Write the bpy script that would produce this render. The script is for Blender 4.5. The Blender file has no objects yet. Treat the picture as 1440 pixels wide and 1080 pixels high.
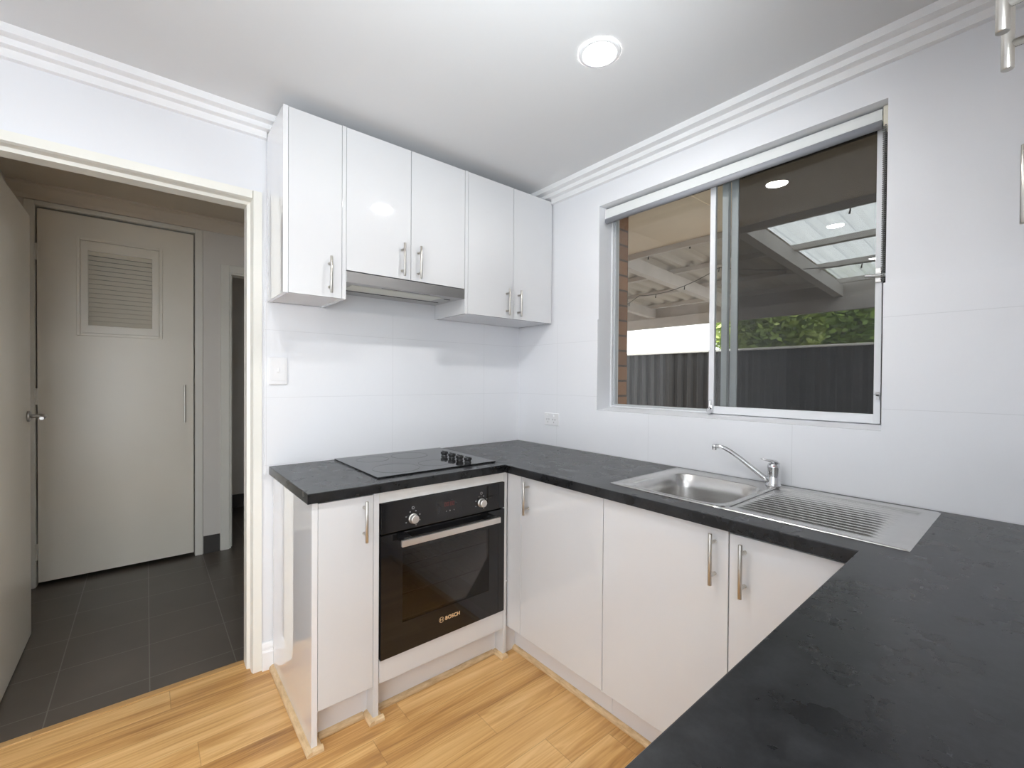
import bpy, bmesh, math, random
from mathutils import Vector, Matrix

random.seed(7)
SC = bpy.context.scene
COL = SC.collection
PI = math.pi

# ------------------------------------------------------------------ materials
def new_mat(name):
    m = bpy.data.materials.new(name)
    m.use_nodes = True
    nt = m.node_tree
    b = nt.nodes['Principled BSDF']
    return m, nt, b

def N(nt, typ, **kw):
    n = nt.nodes.new(typ)
    for k, v in kw.items():
        setattr(n, k, v)
    return n

def L(nt, a, b):
    nt.links.new(a, b)

def coords(nt, scale=(1, 1, 1), loc=(0, 0, 0), rot=(0, 0, 0)):
    # world-space position: every mesh is procedural in metres
    g = N(nt, 'ShaderNodeNewGeometry')
    mp = N(nt, 'ShaderNodeMapping')
    mp.inputs['Scale'].default_value = scale
    mp.inputs['Location'].default_value = loc
    mp.inputs['Rotation'].default_value = rot
    L(nt, g.outputs['Position'], mp.inputs['Vector'])
    return mp.outputs['Vector']

def ramp(nt, fac, stops):
    r = N(nt, 'ShaderNodeValToRGB')
    el = r.color_ramp.elements
    while len(el) > 1:
        el.remove(el[-1])
    el[0].position = stops[0][0]
    el[0].color = (*stops[0][1], 1)
    for p, c in stops[1:]:
        e = el.new(p)
        e.color = (*c, 1)
    L(nt, fac, r.inputs['Fac'])
    return r.outputs['Color']

def noise(nt, vec, scale, detail=4, rough=.55):
    n = N(nt, 'ShaderNodeTexNoise')
    n.inputs['Scale'].default_value = scale
    n.inputs['Detail'].default_value = detail
    n.inputs['Roughness'].default_value = rough
    L(nt, vec, n.inputs['Vector'])
    return n.outputs['Fac']

def bump(nt, b, h, strength, dist=.002):
    bp = N(nt, 'ShaderNodeBump')
    bp.inputs['Strength'].default_value = strength
    bp.inputs['Distance'].default_value = dist
    L(nt, h, bp.inputs['Height'])
    L(nt, bp.outputs['Normal'], b.inputs['Normal'])

def simple(name, col, rough=.5, metal=0, spec=.5, var=.04, vscale=6, coat=0, bumpv=0, bscale=200):
    m, nt, b = new_mat(name)
    v = coords(nt)
    f = noise(nt, v, vscale)
    lo = tuple(c * (1 - var) for c in col)
    hi = tuple(min(1, c * (1 + var)) for c in col)
    L(nt, ramp(nt, f, [(.3, lo), (.7, hi)]), b.inputs['Base Color'])
    b.inputs['Roughness'].default_value = rough
    b.inputs['Metallic'].default_value = metal
    b.inputs['Specular IOR Level'].default_value = spec
    b.inputs['Coat Weight'].default_value = coat
    b.inputs['Coat Roughness'].default_value = .02
    if bumpv:
        bump(nt, b, noise(nt, v, bscale), bumpv)
    return m

def math_node(nt, op, a, b=None):
    n = N(nt, 'ShaderNodeMath', operation=op)
    for i, x in enumerate((a, b)):
        if x is None:
            continue
        if isinstance(x, (int, float)):
            n.inputs[i].default_value = x
        else:
            L(nt, x, n.inputs[i])
    return n.outputs[0]

def grid_line(nt, s, o, d, w):
    # 1 on the joint lines at o + k*d, of width w
    t = math_node(nt, 'SUBTRACT', s, o - d / 2)
    t = math_node(nt, 'DIVIDE', t, d)
    t = math_node(nt, 'FRACT', t)
    t = math_node(nt, 'SUBTRACT', t, .5)
    t = math_node(nt, 'ABSOLUTE', t)
    return math_node(nt, 'LESS_THAN', t, w / d / 2)

def tile_mat(name, axis_u, u0, du, axis_v, v0, dv, w, col, grout, rough, var=.02, coat=0, spec=.5):
    m, nt, b = new_mat(name)
    g = N(nt, 'ShaderNodeNewGeometry')
    sp = N(nt, 'ShaderNodeSeparateXYZ')
    L(nt, g.outputs['Position'], sp.inputs[0])
    lu = grid_line(nt, sp.outputs[axis_u], u0, du, w)
    lv = grid_line(nt, sp.outputs[axis_v], v0, dv, w)
    mk = math_node(nt, 'MAXIMUM', lu, lv)
    f = noise(nt, coords(nt), 3.5, 5)
    base = ramp(nt, f, [(.3, tuple(c * (1 - var) for c in col)), (.7, tuple(c * (1 + var) for c in col))])
    mx = N(nt, 'ShaderNodeMix', data_type='RGBA')
    L(nt, mk, mx.inputs[0])
    L(nt, base, mx.inputs[6])
    mx.inputs[7].default_value = (*grout, 1)
    L(nt, mx.outputs[2], b.inputs['Base Color'])
    b.inputs['Roughness'].default_value = rough
    b.inputs['Specular IOR Level'].default_value = spec
    b.inputs['Coat Weight'].default_value = coat
    b.inputs['Coat Roughness'].default_value = .08
    inv = math_node(nt, 'SUBTRACT', 1, mk)
    bump(nt, b, inv, .15, .001)
    return m

M = {}
M['wall'] = simple('wall_paint', (.785, .795, .82), .6, var=.01, vscale=2)
M['ceil'] = simple('ceiling_paint', (.70, .703, .708), .8, var=.012, vscale=1.5)
M['cornice'] = simple('cornice_paint', (.86, .86, .865), .6, var=.01)
M['gloss'] = simple('gloss_white_vinyl', (.70, .705, .715), .06, var=.008, coat=.3)
M['endgloss'] = simple('high_gloss_end_panel', (.80, .80, .81), .03, var=.008, coat=.9)
M['kick'] = simple('white_kickboard', (.74, .74, .76), .35, var=.01)
M['cream'] = simple('cream_enamel', (.86, .82, .725), .28, var=.015, vscale=3)
M['creamframe'] = simple('cream_frame_enamel', (.82, .81, .75), .35, var=.015, vscale=5)
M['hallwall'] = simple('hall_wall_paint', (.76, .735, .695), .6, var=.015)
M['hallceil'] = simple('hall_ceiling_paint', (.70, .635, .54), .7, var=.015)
M['plastic'] = simple('white_plastic', (.82, .82, .83), .3, var=.005)
M['creamplastic'] = simple('cream_plastic', (.74, .71, .6), .4, var=.01)
M['blackplastic'] = simple('black_plastic', (.012, .012, .013), .25, var=.05)
M['darkgap'] = simple('dark_gap_fill', (.02, .02, .018), .7, var=.1, vscale=60)  # near-black colour stands in for the shade inside slots and holes
M['alu'] = simple('white_aluminium', (.74, .75, .77), .35, var=.015, vscale=8)
M['greyalu'] = simple('grey_aluminium', (.50, .52, .54), .4, var=.02, vscale=8)
M['blindfabric'] = simple('blind_fabric', (.74, .76, .75), .75, var=.01, vscale=30, bumpv=.1, bscale=900)
M['blindbar'] = simple('blind_rail', (.30, .31, .335), .35, var=.01)
M['red'] = simple('red_dot', (.35, .02, .02), .3)
M['brass'] = simple('gold_lettering', (.72, .50, .27), .35, var=.03)
M['mark'] = simple('grey_marking', (.45, .45, .45), .5, var=.03)
M['fence'] = simple('charcoal_steel_sheet', (.030, .030, .033), .5, var=.15, vscale=2)
M['fencecap'] = simple('pale_fence_cap', (.70, .69, .66), .4)
M['pergola'] = simple('pale_painted_timber', (.62, .585, .55), .6, var=.08, vscale=5)
M['soffit'] = simple('beige_soffit', (.80, .69, .54), .7, var=.05, vscale=3)
M['ground'] = simple('grey_paving', (.45, .42, .38), .8, var=.15, vscale=5)
M['wire'] = simple('black_wire', (.015, .015, .015), .5)
M['bark'] = simple('bark', (.09, .06, .04), .9, var=.3, vscale=20)
M['sheet'] = simple('painted_roof_sheet', (.62, .58, .52), .5, var=.06, vscale=3)

def metal(name, col, rough, aniso_scale=None, var=.06):
    m, nt, b = new_mat(name)
    v = coords(nt, aniso_scale or (1, 1, 1))
    f = noise(nt, v, 3, 2)
    L(nt, ramp(nt, f, [(.3, tuple(c * (1 - var) for c in col)), (.7, tuple(min(1, c * (1 + var)) for c in col))]), b.inputs['Base Color'])
    r = ramp(nt, f, [(.3, (rough * .96,) * 3), (.7, (rough * 1.04,) * 3)])
    L(nt, r, b.inputs['Roughness'])
    b.inputs['Metallic'].default_value = 1
    return m
M['steel'] = metal('brushed_steel', (.56, .555, .545), .28, (8, 1, 8))
M['sinksteel'] = metal('sink_steel', (.60, .59, .575), .26, (10, 1, 10), .04)
M['hoodsteel'] = metal('hood_steel', (.50, .49, .48), .30, (1, 8, 8), .04)
M['chrome'] = metal('chrome', (.72, .72, .73), .07, var=.02)
M['chain'] = metal('chain_steel', (.22, .22, .21), .35)
M['handle'] = metal('brushed_nickel', (.58, .555, .51), .30, (6, 6, 1))
M['ovenhandle'] = metal('oven_handle_steel', (.74, .72, .69), .38, (1, 6, 6), .03)

def benchtop_mat():
    m, nt, b = new_mat('dark_stone_laminate')
    v = coords(nt)
    f1 = noise(nt, v, 13, 6, .65)
    f2 = noise(nt, v, 75, 4, .7)
    f = math_node(nt, 'ADD', math_node(nt, 'MULTIPLY', f1, .7), math_node(nt, 'MULTIPLY', f2, .3))
    L(nt, ramp(nt, f, [(.38, (.0040, .0043, .005)), (.5, (.0085, .009, .0102)), (.62, (.0175, .0183, .0202))]), b.inputs['Base Color'])
    f3 = noise(nt, v, 110, 3, .6)
    L(nt, ramp(nt, f1, [(.3, (.25,) * 3), (.7, (.32,) * 3)]), b.inputs['Roughness'])
    b.inputs['Specular IOR Level'].default_value = .38
    return m
M['bench'] = benchtop_mat()

def wood_mat(name, plank=True, tint=1.0):
    m, nt, b = new_mat(name)
    g = N(nt, 'ShaderNodeNewGeometry')
    sp = N(nt, 'ShaderNodeSeparateXYZ')
    L(nt, g.outputs['Position'], sp.inputs[0])
    X, Y = sp.outputs[0], sp.outputs[1]
    W, LEN = .128, 1.22
    row = math_node(nt, 'FLOOR', math_node(nt, 'DIVIDE', math_node(nt, 'ADD', Y, 10.02), W))
    wn = N(nt, 'ShaderNodeTexWhiteNoise', noise_dimensions='1D')
    L(nt, row, wn.inputs['W'])
    xo = math_node(nt, 'ADD', X, math_node(nt, 'MULTIPLY', wn.outputs['Value'], 3.1))
    colid = math_node(nt, 'FLOOR', math_node(nt, 'DIVIDE', math_node(nt, 'ADD', xo, 20), LEN))
    cell = math_node(nt, 'ADD', math_node(nt, 'MULTIPLY', row, 13.7), colid)
    wn2 = N(nt, 'ShaderNodeTexWhiteNoise', noise_dimensions='1D')
    L(nt, cell, wn2.inputs['W'])
    rnd = wn2.outputs['Value']
    # stretched grain, shifted per board
    cb = N(nt, 'ShaderNodeCombineXYZ')
    L(nt, math_node(nt, 'ADD', math_node(nt, 'MULTIPLY', X, .42), math_node(nt, 'MULTIPLY', rnd, 37)), cb.inputs[0])
    L(nt, math_node(nt, 'ADD', math_node(nt, 'MULTIPLY', Y, 8.5), math_node(nt, 'MULTIPLY', rnd, 91)), cb.inputs[1])
    L(nt, sp.outputs[2], cb.inputs[2])
    n1 = noise(nt, cb.outputs[0], 1.9, 6, .62)
    n1b = N(nt, 'ShaderNodeTexNoise')
    n1b.inputs['Scale'].default_value = 1.3
    n1b.inputs['Detail'].default_value = 2
    n1b.inputs['Distortion'].default_value = 1.4
    L(nt, cb.outputs[0], n1b.inputs['Vector'])
    # cathedral rings: repeated bands of a smooth distorted field
    rings = math_node(nt, 'FRACT', math_node(nt, 'MULTIPLY', n1b.outputs['Fac'], 9))
    rings = math_node(nt, 'ABSOLUTE', math_node(nt, 'SUBTRACT', rings, .5))
    cb2 = N(nt, 'ShaderNodeCombineXYZ')
    L(nt, math_node(nt, 'MULTIPLY', X, 2.5), cb2.inputs[0])
    L(nt, math_node(nt, 'MULTIPLY', Y, 95), cb2.inputs[1])
    fine = noise(nt, cb2.outputs[0], 1.5, 3, .6)
    cb3 = N(nt, 'ShaderNodeCombineXYZ')
    L(nt, math_node(nt, 'MULTIPLY', X, .55), cb3.inputs[0])
    L(nt, math_node(nt, 'MULTIPLY', Y, 6.0), cb3.inputs[1])
    broad = noise(nt, cb3.outputs[0], 1.6, 5, .6)
    t = math_node(nt, 'ADD', math_node(nt, 'MULTIPLY', n1, .46), math_node(nt, 'MULTIPLY', rnd, .09))
    t = math_node(nt, 'ADD', t, math_node(nt, 'MULTIPLY', broad, .34))
    t = math_node(nt, 'ADD', t, math_node(nt, 'MULTIPLY', rings, .14))
    t = math_node(nt, 'ADD', t, math_node(nt, 'MULTIPLY', fine, .10))
    s = tint
    c = ramp(nt, t, [(.365, (.29 * s, .135 * s, .042 * s)), (.465, (.50 * s, .262 * s, .086 * s)),
                     (.54, (.64 * s, .372 * s, .138 * s)), (.65, (.78 * s, .505 * s, .225 * s))])
    if plank:
        ly = grid_line(nt, Y, -10.02, W, .0022)
        fx = math_node(nt, 'FRACT', math_node(nt, 'DIVIDE', math_node(nt, 'ADD', xo, 20), LEN))
        lx = math_node(nt, 'LESS_THAN', fx, .0018)
        mk = math_node(nt, 'MULTIPLY', math_node(nt, 'MAXIMUM', ly, lx), .35)
        mx = N(nt, 'ShaderNodeMix', data_type='RGBA')
        L(nt, mk, mx.inputs[0])
        L(nt, c, mx.inputs[6])
        mx.inputs[7].default_value = (.10, .045, .015, 1)
        c = mx.outputs[2]
    L(nt, c, b.inputs['Base Color'])
    b.inputs['Roughness'].default_value = .32
    b.inputs['Specular IOR Level'].default_value = .45
    return m
M['floor'] = wood_mat('timber_laminate_floor')

def bead_mat():
    m, nt, b = new_mat('pale_timber_bead')
    f = noise(nt, coords(nt, (9, 9, 60)), 2.2, 5, .6)
    L(nt, ramp(nt, f, [(.3, (.50, .33, .17)), (.55, (.68, .49, .28)), (.75, (.78, .60, .38))]), b.inputs['Base Color'])
    b.inputs['Roughness'].default_value = .45
    return m
M['bead'] = bead_mat()

M['hallfloor'] = tile_mat('charcoal_floor_tile', 0, -1.8605, .305, 1, .2477, .306, .004, (.090, .075, .061), (.17, .16, .14), .33, var=.12)
M['halltile'] = simple('charcoal_skirting_tile', (.060, .056, .053), .4, var=.1)
M['tileback'] = tile_mat('white_tile_back', 0, -.8700, .5915, 2, 1.206, .3, .002, (.84, .85, .875), (.74, .75, .77), .13, var=.006, coat=.2)
M['tileright'] = tile_mat('white_tile_right', 1, -.9687, .6184, 2, 1.2046, .302, .002, (.84, .85, .875), (.74, .75, .77), .13, var=.006, coat=.2)

def black_glass(name, col=(.008, .008, .009), rough=.05, spec=.5):
    m, nt, b = new_mat(name)
    f = noise(nt, coords(nt), 30)
    L(nt, ramp(nt, f, [(.3, tuple(c * .9 for c in col)), (.7, tuple(c * 1.1 for c in col))]), b.inputs['Base Color'])
    b.inputs['Roughness'].default_value = rough
    b.inputs['Specular IOR Level'].default_value = spec
    return m
M['blackglass'] = black_glass('black_oven_glass')
M['hobglass'] = black_glass('ceramic_hob_glass', (.012, .012, .013), .06)
M['ring'] = simple('hob_ring_print', (.07, .07, .072), .25)
M['cavity'] = simple('oven_enamel', (.30, .30, .31), .3, var=.1, vscale=8)

def pane(name, tint, ior=1.5):
    m = bpy.data.materials.new(name)
    m.use_nodes = True
    nt = m.node_tree
    nt.nodes.clear()
    out = N(nt, 'ShaderNodeOutputMaterial')
    mix = N(nt, 'ShaderNodeMixShader')
    tr = N(nt, 'ShaderNodeBsdfTransparent')
    tr.inputs['Color'].default_value = (*tint, 1)
    gl = N(nt, 'ShaderNodeBsdfGlossy')
    gl.inputs['Roughness'].default_value = .0
    fr = N(nt, 'ShaderNodeFresnel')
    fr.inputs['IOR'].default_value = ior
    L(nt, fr.outputs[0], mix.inputs[0])
    L(nt, tr.outputs[0], mix.inputs[1])
    L(nt, gl.outputs[0], mix.inputs[2])
    L(nt, mix.outputs[0], out.inputs[0])
    return m
M['pane'] = pane('window_glass', (.92, .93, .92), 1.38)
M['ovenpane'] = pane('tinted_oven_glass', (.48, .48, .49), 1.5)

def screen_mat():
    m = bpy.data.materials.new('fly_screen_mesh')
    m.use_nodes = True
    nt = m.node_tree
    nt.nodes.clear()
    out = N(nt, 'ShaderNodeOutputMaterial')
    mix = N(nt, 'ShaderNodeMixShader')
    tr = N(nt, 'ShaderNodeBsdfTransparent')
    df = N(nt, 'ShaderNodeBsdfDiffuse')
    f = noise(nt, coords(nt), 5, 3)
    L(nt, ramp(nt, f, [(.3, (.010, .010, .010)), (.7, (.022, .021, .020))]), df.inputs['Color'])
    mix.inputs[0].default_value = .57
    L(nt, tr.outputs[0], mix.inputs[1])
    L(nt, df.outputs[0], mix.inputs[2])
    L(nt, mix.outputs[0], out.inputs[0])
    return m
M['screen'] = screen_mat()

def clear_sheet_mat():
    m = bpy.data.materials.new('translucent_roof_sheet')
    m.use_nodes = True
    nt = m.node_tree
    nt.nodes.clear()
    out = N(nt, 'ShaderNodeOutputMaterial')
    mix = N(nt, 'ShaderNodeMixShader')
    a = N(nt, 'ShaderNodeBsdfTranslucent')
    a.inputs['Color'].default_value = (.82, .86, .88, 1)
    d = N(nt, 'ShaderNodeBsdfTransparent')
    f = noise(nt, coords(nt), 6, 4)
    L(nt, ramp(nt, f, [(.3, (.60, .66, .68)), (.7, (.78, .82, .84))]), d.inputs['Color'])
    mix.inputs[0].default_value = .35
    L(nt, a.outputs[0], mix.inputs[1])
    L(nt, d.outputs[0], mix.inputs[2])
    L(nt, mix.outputs[0], out.inputs[0])
    return m
M['clear'] = clear_sheet_mat()

def brick_mat():
    m, nt, b = new_mat('clay_brick')
    bt = N(nt, 'ShaderNodeTexBrick')
    # bricks seen on the reveal: u = depth (x + y), v = height
    g = N(nt, 'ShaderNodeNewGeometry')
    sp = N(nt, 'ShaderNodeSeparateXYZ')
    L(nt, g.outputs['Position'], sp.inputs[0])
    cb = N(nt, 'ShaderNodeCombineXYZ')
    L(nt, math_node(nt, 'ADD', sp.outputs[0], sp.outputs[1]), cb.inputs[0])
    L(nt, sp.outputs[2], cb.inputs[1])
    L(nt, cb.outputs[0], bt.inputs['Vector'])
    bt.inputs['Scale'].default_value = 1
    bt.inputs['Brick Width'].default_value = .24
    bt.inputs['Row Height'].default_value = .086
    bt.inputs['Mortar Size'].default_value = .006
    bt.inputs['Color1'].default_value = (.30, .165, .095, 1)
    bt.inputs['Color2'].default_value = (.21, .115, .068, 1)
    bt.inputs['Mortar'].default_value = (.09, .07, .055, 1)
    L(nt, bt.outputs['Color'], b.inputs['Base Color'])
    b.inputs['Roughness'].default_value = .85
    return m
M['brick'] = brick_mat()

def leaf_mat(name, c1, c2):
    m, nt, b = new_mat(name)
    f = noise(nt, coords(nt), 3, 4)
    L(nt, ramp(nt, f, [(.3, c1), (.7, c2)]), b.inputs['Base Color'])
    b.inputs['Roughness'].default_value = .5
    b.inputs['Transmission Weight'].default_value = 0
    b.inputs['Subsurface Weight'].default_value = 0
    return m
M['leafa'] = leaf_mat('mid_green_leaf', (.12, .23, .03), (.36, .50, .085))
M['leafb'] = leaf_mat('yellow_green_leaf', (.15, .26, .03), (.42, .50, .10))

def emit(name, col, strength):
    m = bpy.data.materials.new(name)
    m.use_nodes = True
    nt = m.node_tree
    nt.nodes.clear()
    o = N(nt, 'ShaderNodeOutputMaterial')
    e = N(nt, 'ShaderNodeEmission')
    e.inputs['Color'].default_value = (*col, 1)
    e.inputs['Strength'].default_value = strength
    L(nt, e.outputs[0], o.inputs[0])
    return m
M['lamp'] = emit('lamp_diffuser', (1, .985, .965), 225)
M['hoodlens'] = simple('hood_lamp_lens', (.70, .71, .64), .35)
M['display'] = emit('red_display_segments', (1, .35, .32), .10)

# ------------------------------------------------------------------ mesh helpers
class MB:
    def __init__(self):
        self.bm = bmesh.new()

    def box(self, x0, x1, y0, y1, z0, z1, bev=0, seg=2):
        x0, x1 = min(x0, x1), max(x0, x1)
        y0, y1 = min(y0, y1), max(y0, y1)
        z0, z1 = min(z0, z1), max(z0, z1)
        b2 = bmesh.new()
        r = bmesh.ops.create_cube(b2, size=1)
        for v in b2.verts:
            v.co = Vector(((x0 + x1) / 2 + v.co.x * (x1 - x0), (y0 + y1) / 2 + v.co.y * (y1 - y0), (z0 + z1) / 2 + v.co.z * (z1 - z0)))
        if bev:
            bev = min(bev, .45 * min(x1 - x0, y1 - y0, z1 - z0))
            bmesh.ops.bevel(b2, geom=list(b2.edges), offset=bev, segments=seg, affect='EDGES', profile=.5)
        self.merge(b2)
        return self

    def merge(self, b2, mat=None):
        me = bpy.data.meshes.new('t')
        b2.to_mesh(me)
        b2.free()
        if mat:
            me.transform(mat)
        self.bm.from_mesh(me)
        bpy.data.meshes.remove(me)

    def lathe(self, prof, mat=Matrix(), n=32, smooth=True):
        # prof: list of (r, z) turned about local z, placed by mat
        b2 = bmesh.new()
        rings = []
        for r, z in prof:
            if r < 1e-6:
                rings.append([b2.verts.new((0, 0, z))])
            else:
                rings.append([b2.verts.new((r * math.cos(2 * PI * i / n), r * math.sin(2 * PI * i / n), z)) for i in range(n)])
        for a, c in zip(rings, rings[1:]):
            if len(a) == 1 and len(c) == 1:
                continue
            for i in range(n):
                j = (i + 1) % n
                if len(a) == 1:
                    f = b2.faces.new((a[0], c[i], c[j]))
                elif len(c) == 1:
                    f = b2.faces.new((a[i], a[j], c[0]))
                else:
                    f = b2.faces.new((a[i], a[j], c[j], c[i]))
                f.smooth = smooth
        bmesh.ops.recalc_face_normals(b2, faces=list(b2.faces))
        self.merge(b2, mat)
        return self

    def cyl(self, p0, p1, r, n=20, bev=.0):
        p0, p1 = Vector(p0), Vector(p1)
        d = p1 - p0
        q = d.to_track_quat('Z', 'Y').to_matrix().to_4x4()
        h = d.length
        if bev:
            prof = [(0, 0), (r - bev, 0), (r, bev), (r, h - bev), (r - bev, h), (0, h)]
        else:
            prof = [(0, 0), (r, 0), (r, 0), (r, h), (r, h), (0, h)]
        self.lathe(prof, Matrix.Translation(p0) @ q, n, smooth=False)
        for f in self.bm.faces:
            pass
        return self

    def tube(self, pts, radii, n=14, flat=1.0, up=Vector((0, 0, 1))):
        pts = [Vector(p) for p in pts]
        if isinstance(radii, (int, float)):
            radii = [radii] * len(pts)
        b2 = bmesh.new()
        rings = []
        for i, p in enumerate(pts):
            t = (pts[min(i + 1, len(pts) - 1)] - pts[max(i - 1, 0)]).normalized()
            s = t.cross(up)
            if s.length < 1e-4:
                s = t.cross(Vector((1, 0, 0)))
            s.normalize()
            u = s.cross(t).normalized()
            rings.append([b2.verts.new(p + radii[i] * (s * math.cos(2 * PI * k / n) + u * flat * math.sin(2 * PI * k / n))) for k in range(n)])
        for a, c in zip(rings, rings[1:]):
            for k in range(n):
                f = b2.faces.new((a[k], a[(k + 1) % n], c[(k + 1) % n], c[k]))
                f.smooth = True
        b2.faces.new(rings[0])
        b2.faces.new(rings[-1])
        bmesh.ops.recalc_face_normals(b2, faces=list(b2.faces))
        self.merge(b2)
        return self

    def extrude(self, prof, axis, a0, a1):
        # prof: closed polygon of (s, z); axis 'X': s is y, axis 'Y': s is x, axis 'Z': prof is (x, y)
        b2 = bmesh.new()
        def P(a, s, z):
            return {'X': (a, s, z), 'Y': (s, a, z), 'Z': (s, z, a)}[axis]
        A = [b2.verts.new(P(a0, s, z)) for s, z in prof]
        B = [b2.verts.new(P(a1, s, z)) for s, z in prof]
        n = len(prof)
        for i in range(n):
            b2.faces.new((A[i], A[(i + 1) % n], B[(i + 1) % n], B[i]))
        b2.faces.new(A)
        b2.faces.new(B)
        bmesh.ops.recalc_face_normals(b2, faces=list(b2.faces))
        self.merge(b2)
        return self

def obj(name, mb, mat, parent=None, kind=None, label=None, smooth=False):
    me = bpy.data.meshes.new(name)
    bm = mb.bm
    off = Vector((0, 0, 0))
    if parent is not None:
        p = parent
        while p is not None:
            off += p.location
            p = p.parent
    if off.length:
        bmesh.ops.translate(bm, verts=list(bm.verts), vec=-off)
    bmesh.ops.recalc_face_normals(bm, faces=list(bm.faces))
    if smooth:
        for f in bm.faces:
            f.smooth = True
    bm.to_mesh(me)
    bm.free()
    for mm in (mat if isinstance(mat, (list, tuple)) else [mat]):
        me.materials.append(mm)
    o = bpy.data.objects.new(name, me)
    COL.objects.link(o)
    if parent is not None:
        o.parent = parent
    if kind:
        o['kind'] = kind
    if label:
        o['label'] = label
    return o

def tag(o, label, cat, group=None, kind=None):
    o['label'] = label
    o['category'] = cat
    if group:
        o['group'] = group
    if kind:
        o['kind'] = kind
    return o

def thing(name, loc, label, cat, group=None, kind=None):
    o = bpy.data.objects.new(name, None)
    o.empty_display_size = .1
    o.location = loc
    COL.objects.link(o)
    return tag(o, label, cat, group, kind)

def B(*a, **k):
    return MB().box(*a, **k)

def struct(name, mb, mat, label, cat):
    return tag(obj(name, mb, mat), label, cat, kind='structure')

# bar handle: vertical bar from z0 to z1 standing off a face; n = outward direction
def handle(parent, x, y, z0, z1, n, stand=.030, r=.0055):
    n = Vector(n)
    c = Vector((x, y, 0))
    h = z1 - z0
    mb = MB()
    mb.cyl(c + n * stand + Vector((0, 0, z0)), c + n * stand + Vector((0, 0, z1)), r, 18, .0007)
    g = (h - .096) / 2
    for z in (z0 + g, z1 - g):
        mb.cyl(c + Vector((0, 0, z)) + n * .0003, c + n * (stand - r * .5) + Vector((0, 0, z)), .0045, 14)
        mb.cyl(c + Vector((0, 0, z)) + n * .0003, c + n * .003 + Vector((0, 0, z)), .006, 14)
    o = obj('handle', mb, M['handle'], parent, label='brushed nickel bar handle')
    for f in o.data.polygons:
        f.use_smooth = len(f.vertices) == 4 and f.area > 1e-5
    return o

# ------------------------------------------------------------------ key dimensions (metres)
CEIL = 2.413
ZC = .90          # worktop top
ZB = .865         # worktop underside
TK = .008         # tile thickness: painted plaster lies this far behind the tile face

# ================================================================== SETTING
struct('floor', MB().box(-2.6, .1, -2.6, .0, -.12, 0).box(-2.36, -1.49, 0, .1223, -.12, 0), M['floor'],
       'golden brown timber-look laminate floor with boards running past the cabinets', 'floor')
struct('floor_living', MB().box(-4.7, -2.6, -5.1, 0, -.12, 0).box(-2.6, .1, -5.1, -2.6, -.12, 0), simple('neutral_bounce_grey', (.46, .47, .49), .9, var=.08, vscale=40), 'grey floor of the adjoining room, outside the picture, added to keep bounced light neutral', 'floor')  # unseen grey floor added to take the warm cast out of bounced light
struct('ceiling', B(-4.8, .3, -5.2, .12, CEIL, CEIL + .12), M['ceil'], 'flat pale grey kitchen ceiling', 'ceiling')

# back wall with the doorway to the hall
DX0, DX1, DH = -2.345, -1.516, 2.065
wb = struct('wall_back', MB().box(-4.8, DX0 - .037, TK, .12, 0, CEIL).box(DX0 - .037, DX1 + .037, TK, .12, DH + .037, CEIL)
       .box(DX1 + .037, .12, TK, .12, 0, CEIL), M['wall'], 'white painted wall behind the cooktop, with the doorway to the hall', 'wall')
obj('wall_tile', MB().box(-1.4687, -.0001, 0, TK - .0003, .862, 1.6277), M['tileback'], wb, label='large glossy white wall tiles')

# right wall with the window opening
WY0, WY1, WZ0, WZ1 = -1.852, -.651, 1.1315, 2.2272
wr = struct('wall_right', MB().box(TK, .17, -2.6, WY0, 0, CEIL).box(TK, .17, WY1, .12, 0, CEIL)
       .box(TK, .17, WY0, WY1, 0, WZ0).box(TK, .17, WY0, WY1, WZ1, CEIL)
       .extrude([(TK, WZ0), (.17, WZ0), (.17, WZ0 + .0145), (.118, WZ0 + .0145)], 'Y', WY0, WY1),
       M['wall'], 'white painted wall around the sliding window above the sink', 'wall')
ZT = 1.62
obj('wall_tile', MB().box(0, TK - .0003, -2.59, WY0 + .004, ZC - .04, ZT).box(0, TK - .0003, WY1, -.0001, ZC - .04, ZT)
    .box(0, TK - .0003, WY0 + .004, WY1, ZC - .04, WZ0), M['tileright'], wr, label='large glossy white wall tiles')
struct('wall_left', MB().box(-4.8, -4.7, -2.35, .12, 0, CEIL).box(-4.8, -4.7, -5.2, -4.55, 0, CEIL).box(-4.8, -4.7, -4.55, -2.35, 2.15, CEIL), M['wall'], 'white painted wall at the far left, outside the picture', 'wall')
struct('wall_front', MB().box(-1.62, .17, -2.64, -2.52, 0, CEIL).box(-1.62, -1.5, -5.2, -2.64, 0, CEIL)
       .box(-4.8, -3.5, -5.2, -5.1, 0, CEIL).box(-2.1, -1.5, -5.2, -5.1, 0, CEIL).box(-3.5, -2.1, -5.2, -5.1, 2.15, CEIL),
       M['wall'], 'white painted wall behind the camera with an added opening for fill light', 'wall')
# unseen opening added behind the camera to let fill light in
wf = thing('fill_opening_2', (-2.8, -5.15, 0), 'unseen framed opening added behind the camera for fill light', 'window', kind='structure')
obj('frame', MB().box(-3.5, -3.45, -5.18, -5.12, 0, 2.15).box(-2.15, -2.1, -5.18, -5.12, 0, 2.15).box(-3.45, -2.15, -5.18, -5.12, 2.1, 2.15)
    .box(-2.83, -2.77, -5.18, -5.12, 0, 2.1), M['alu'], wf)

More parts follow.
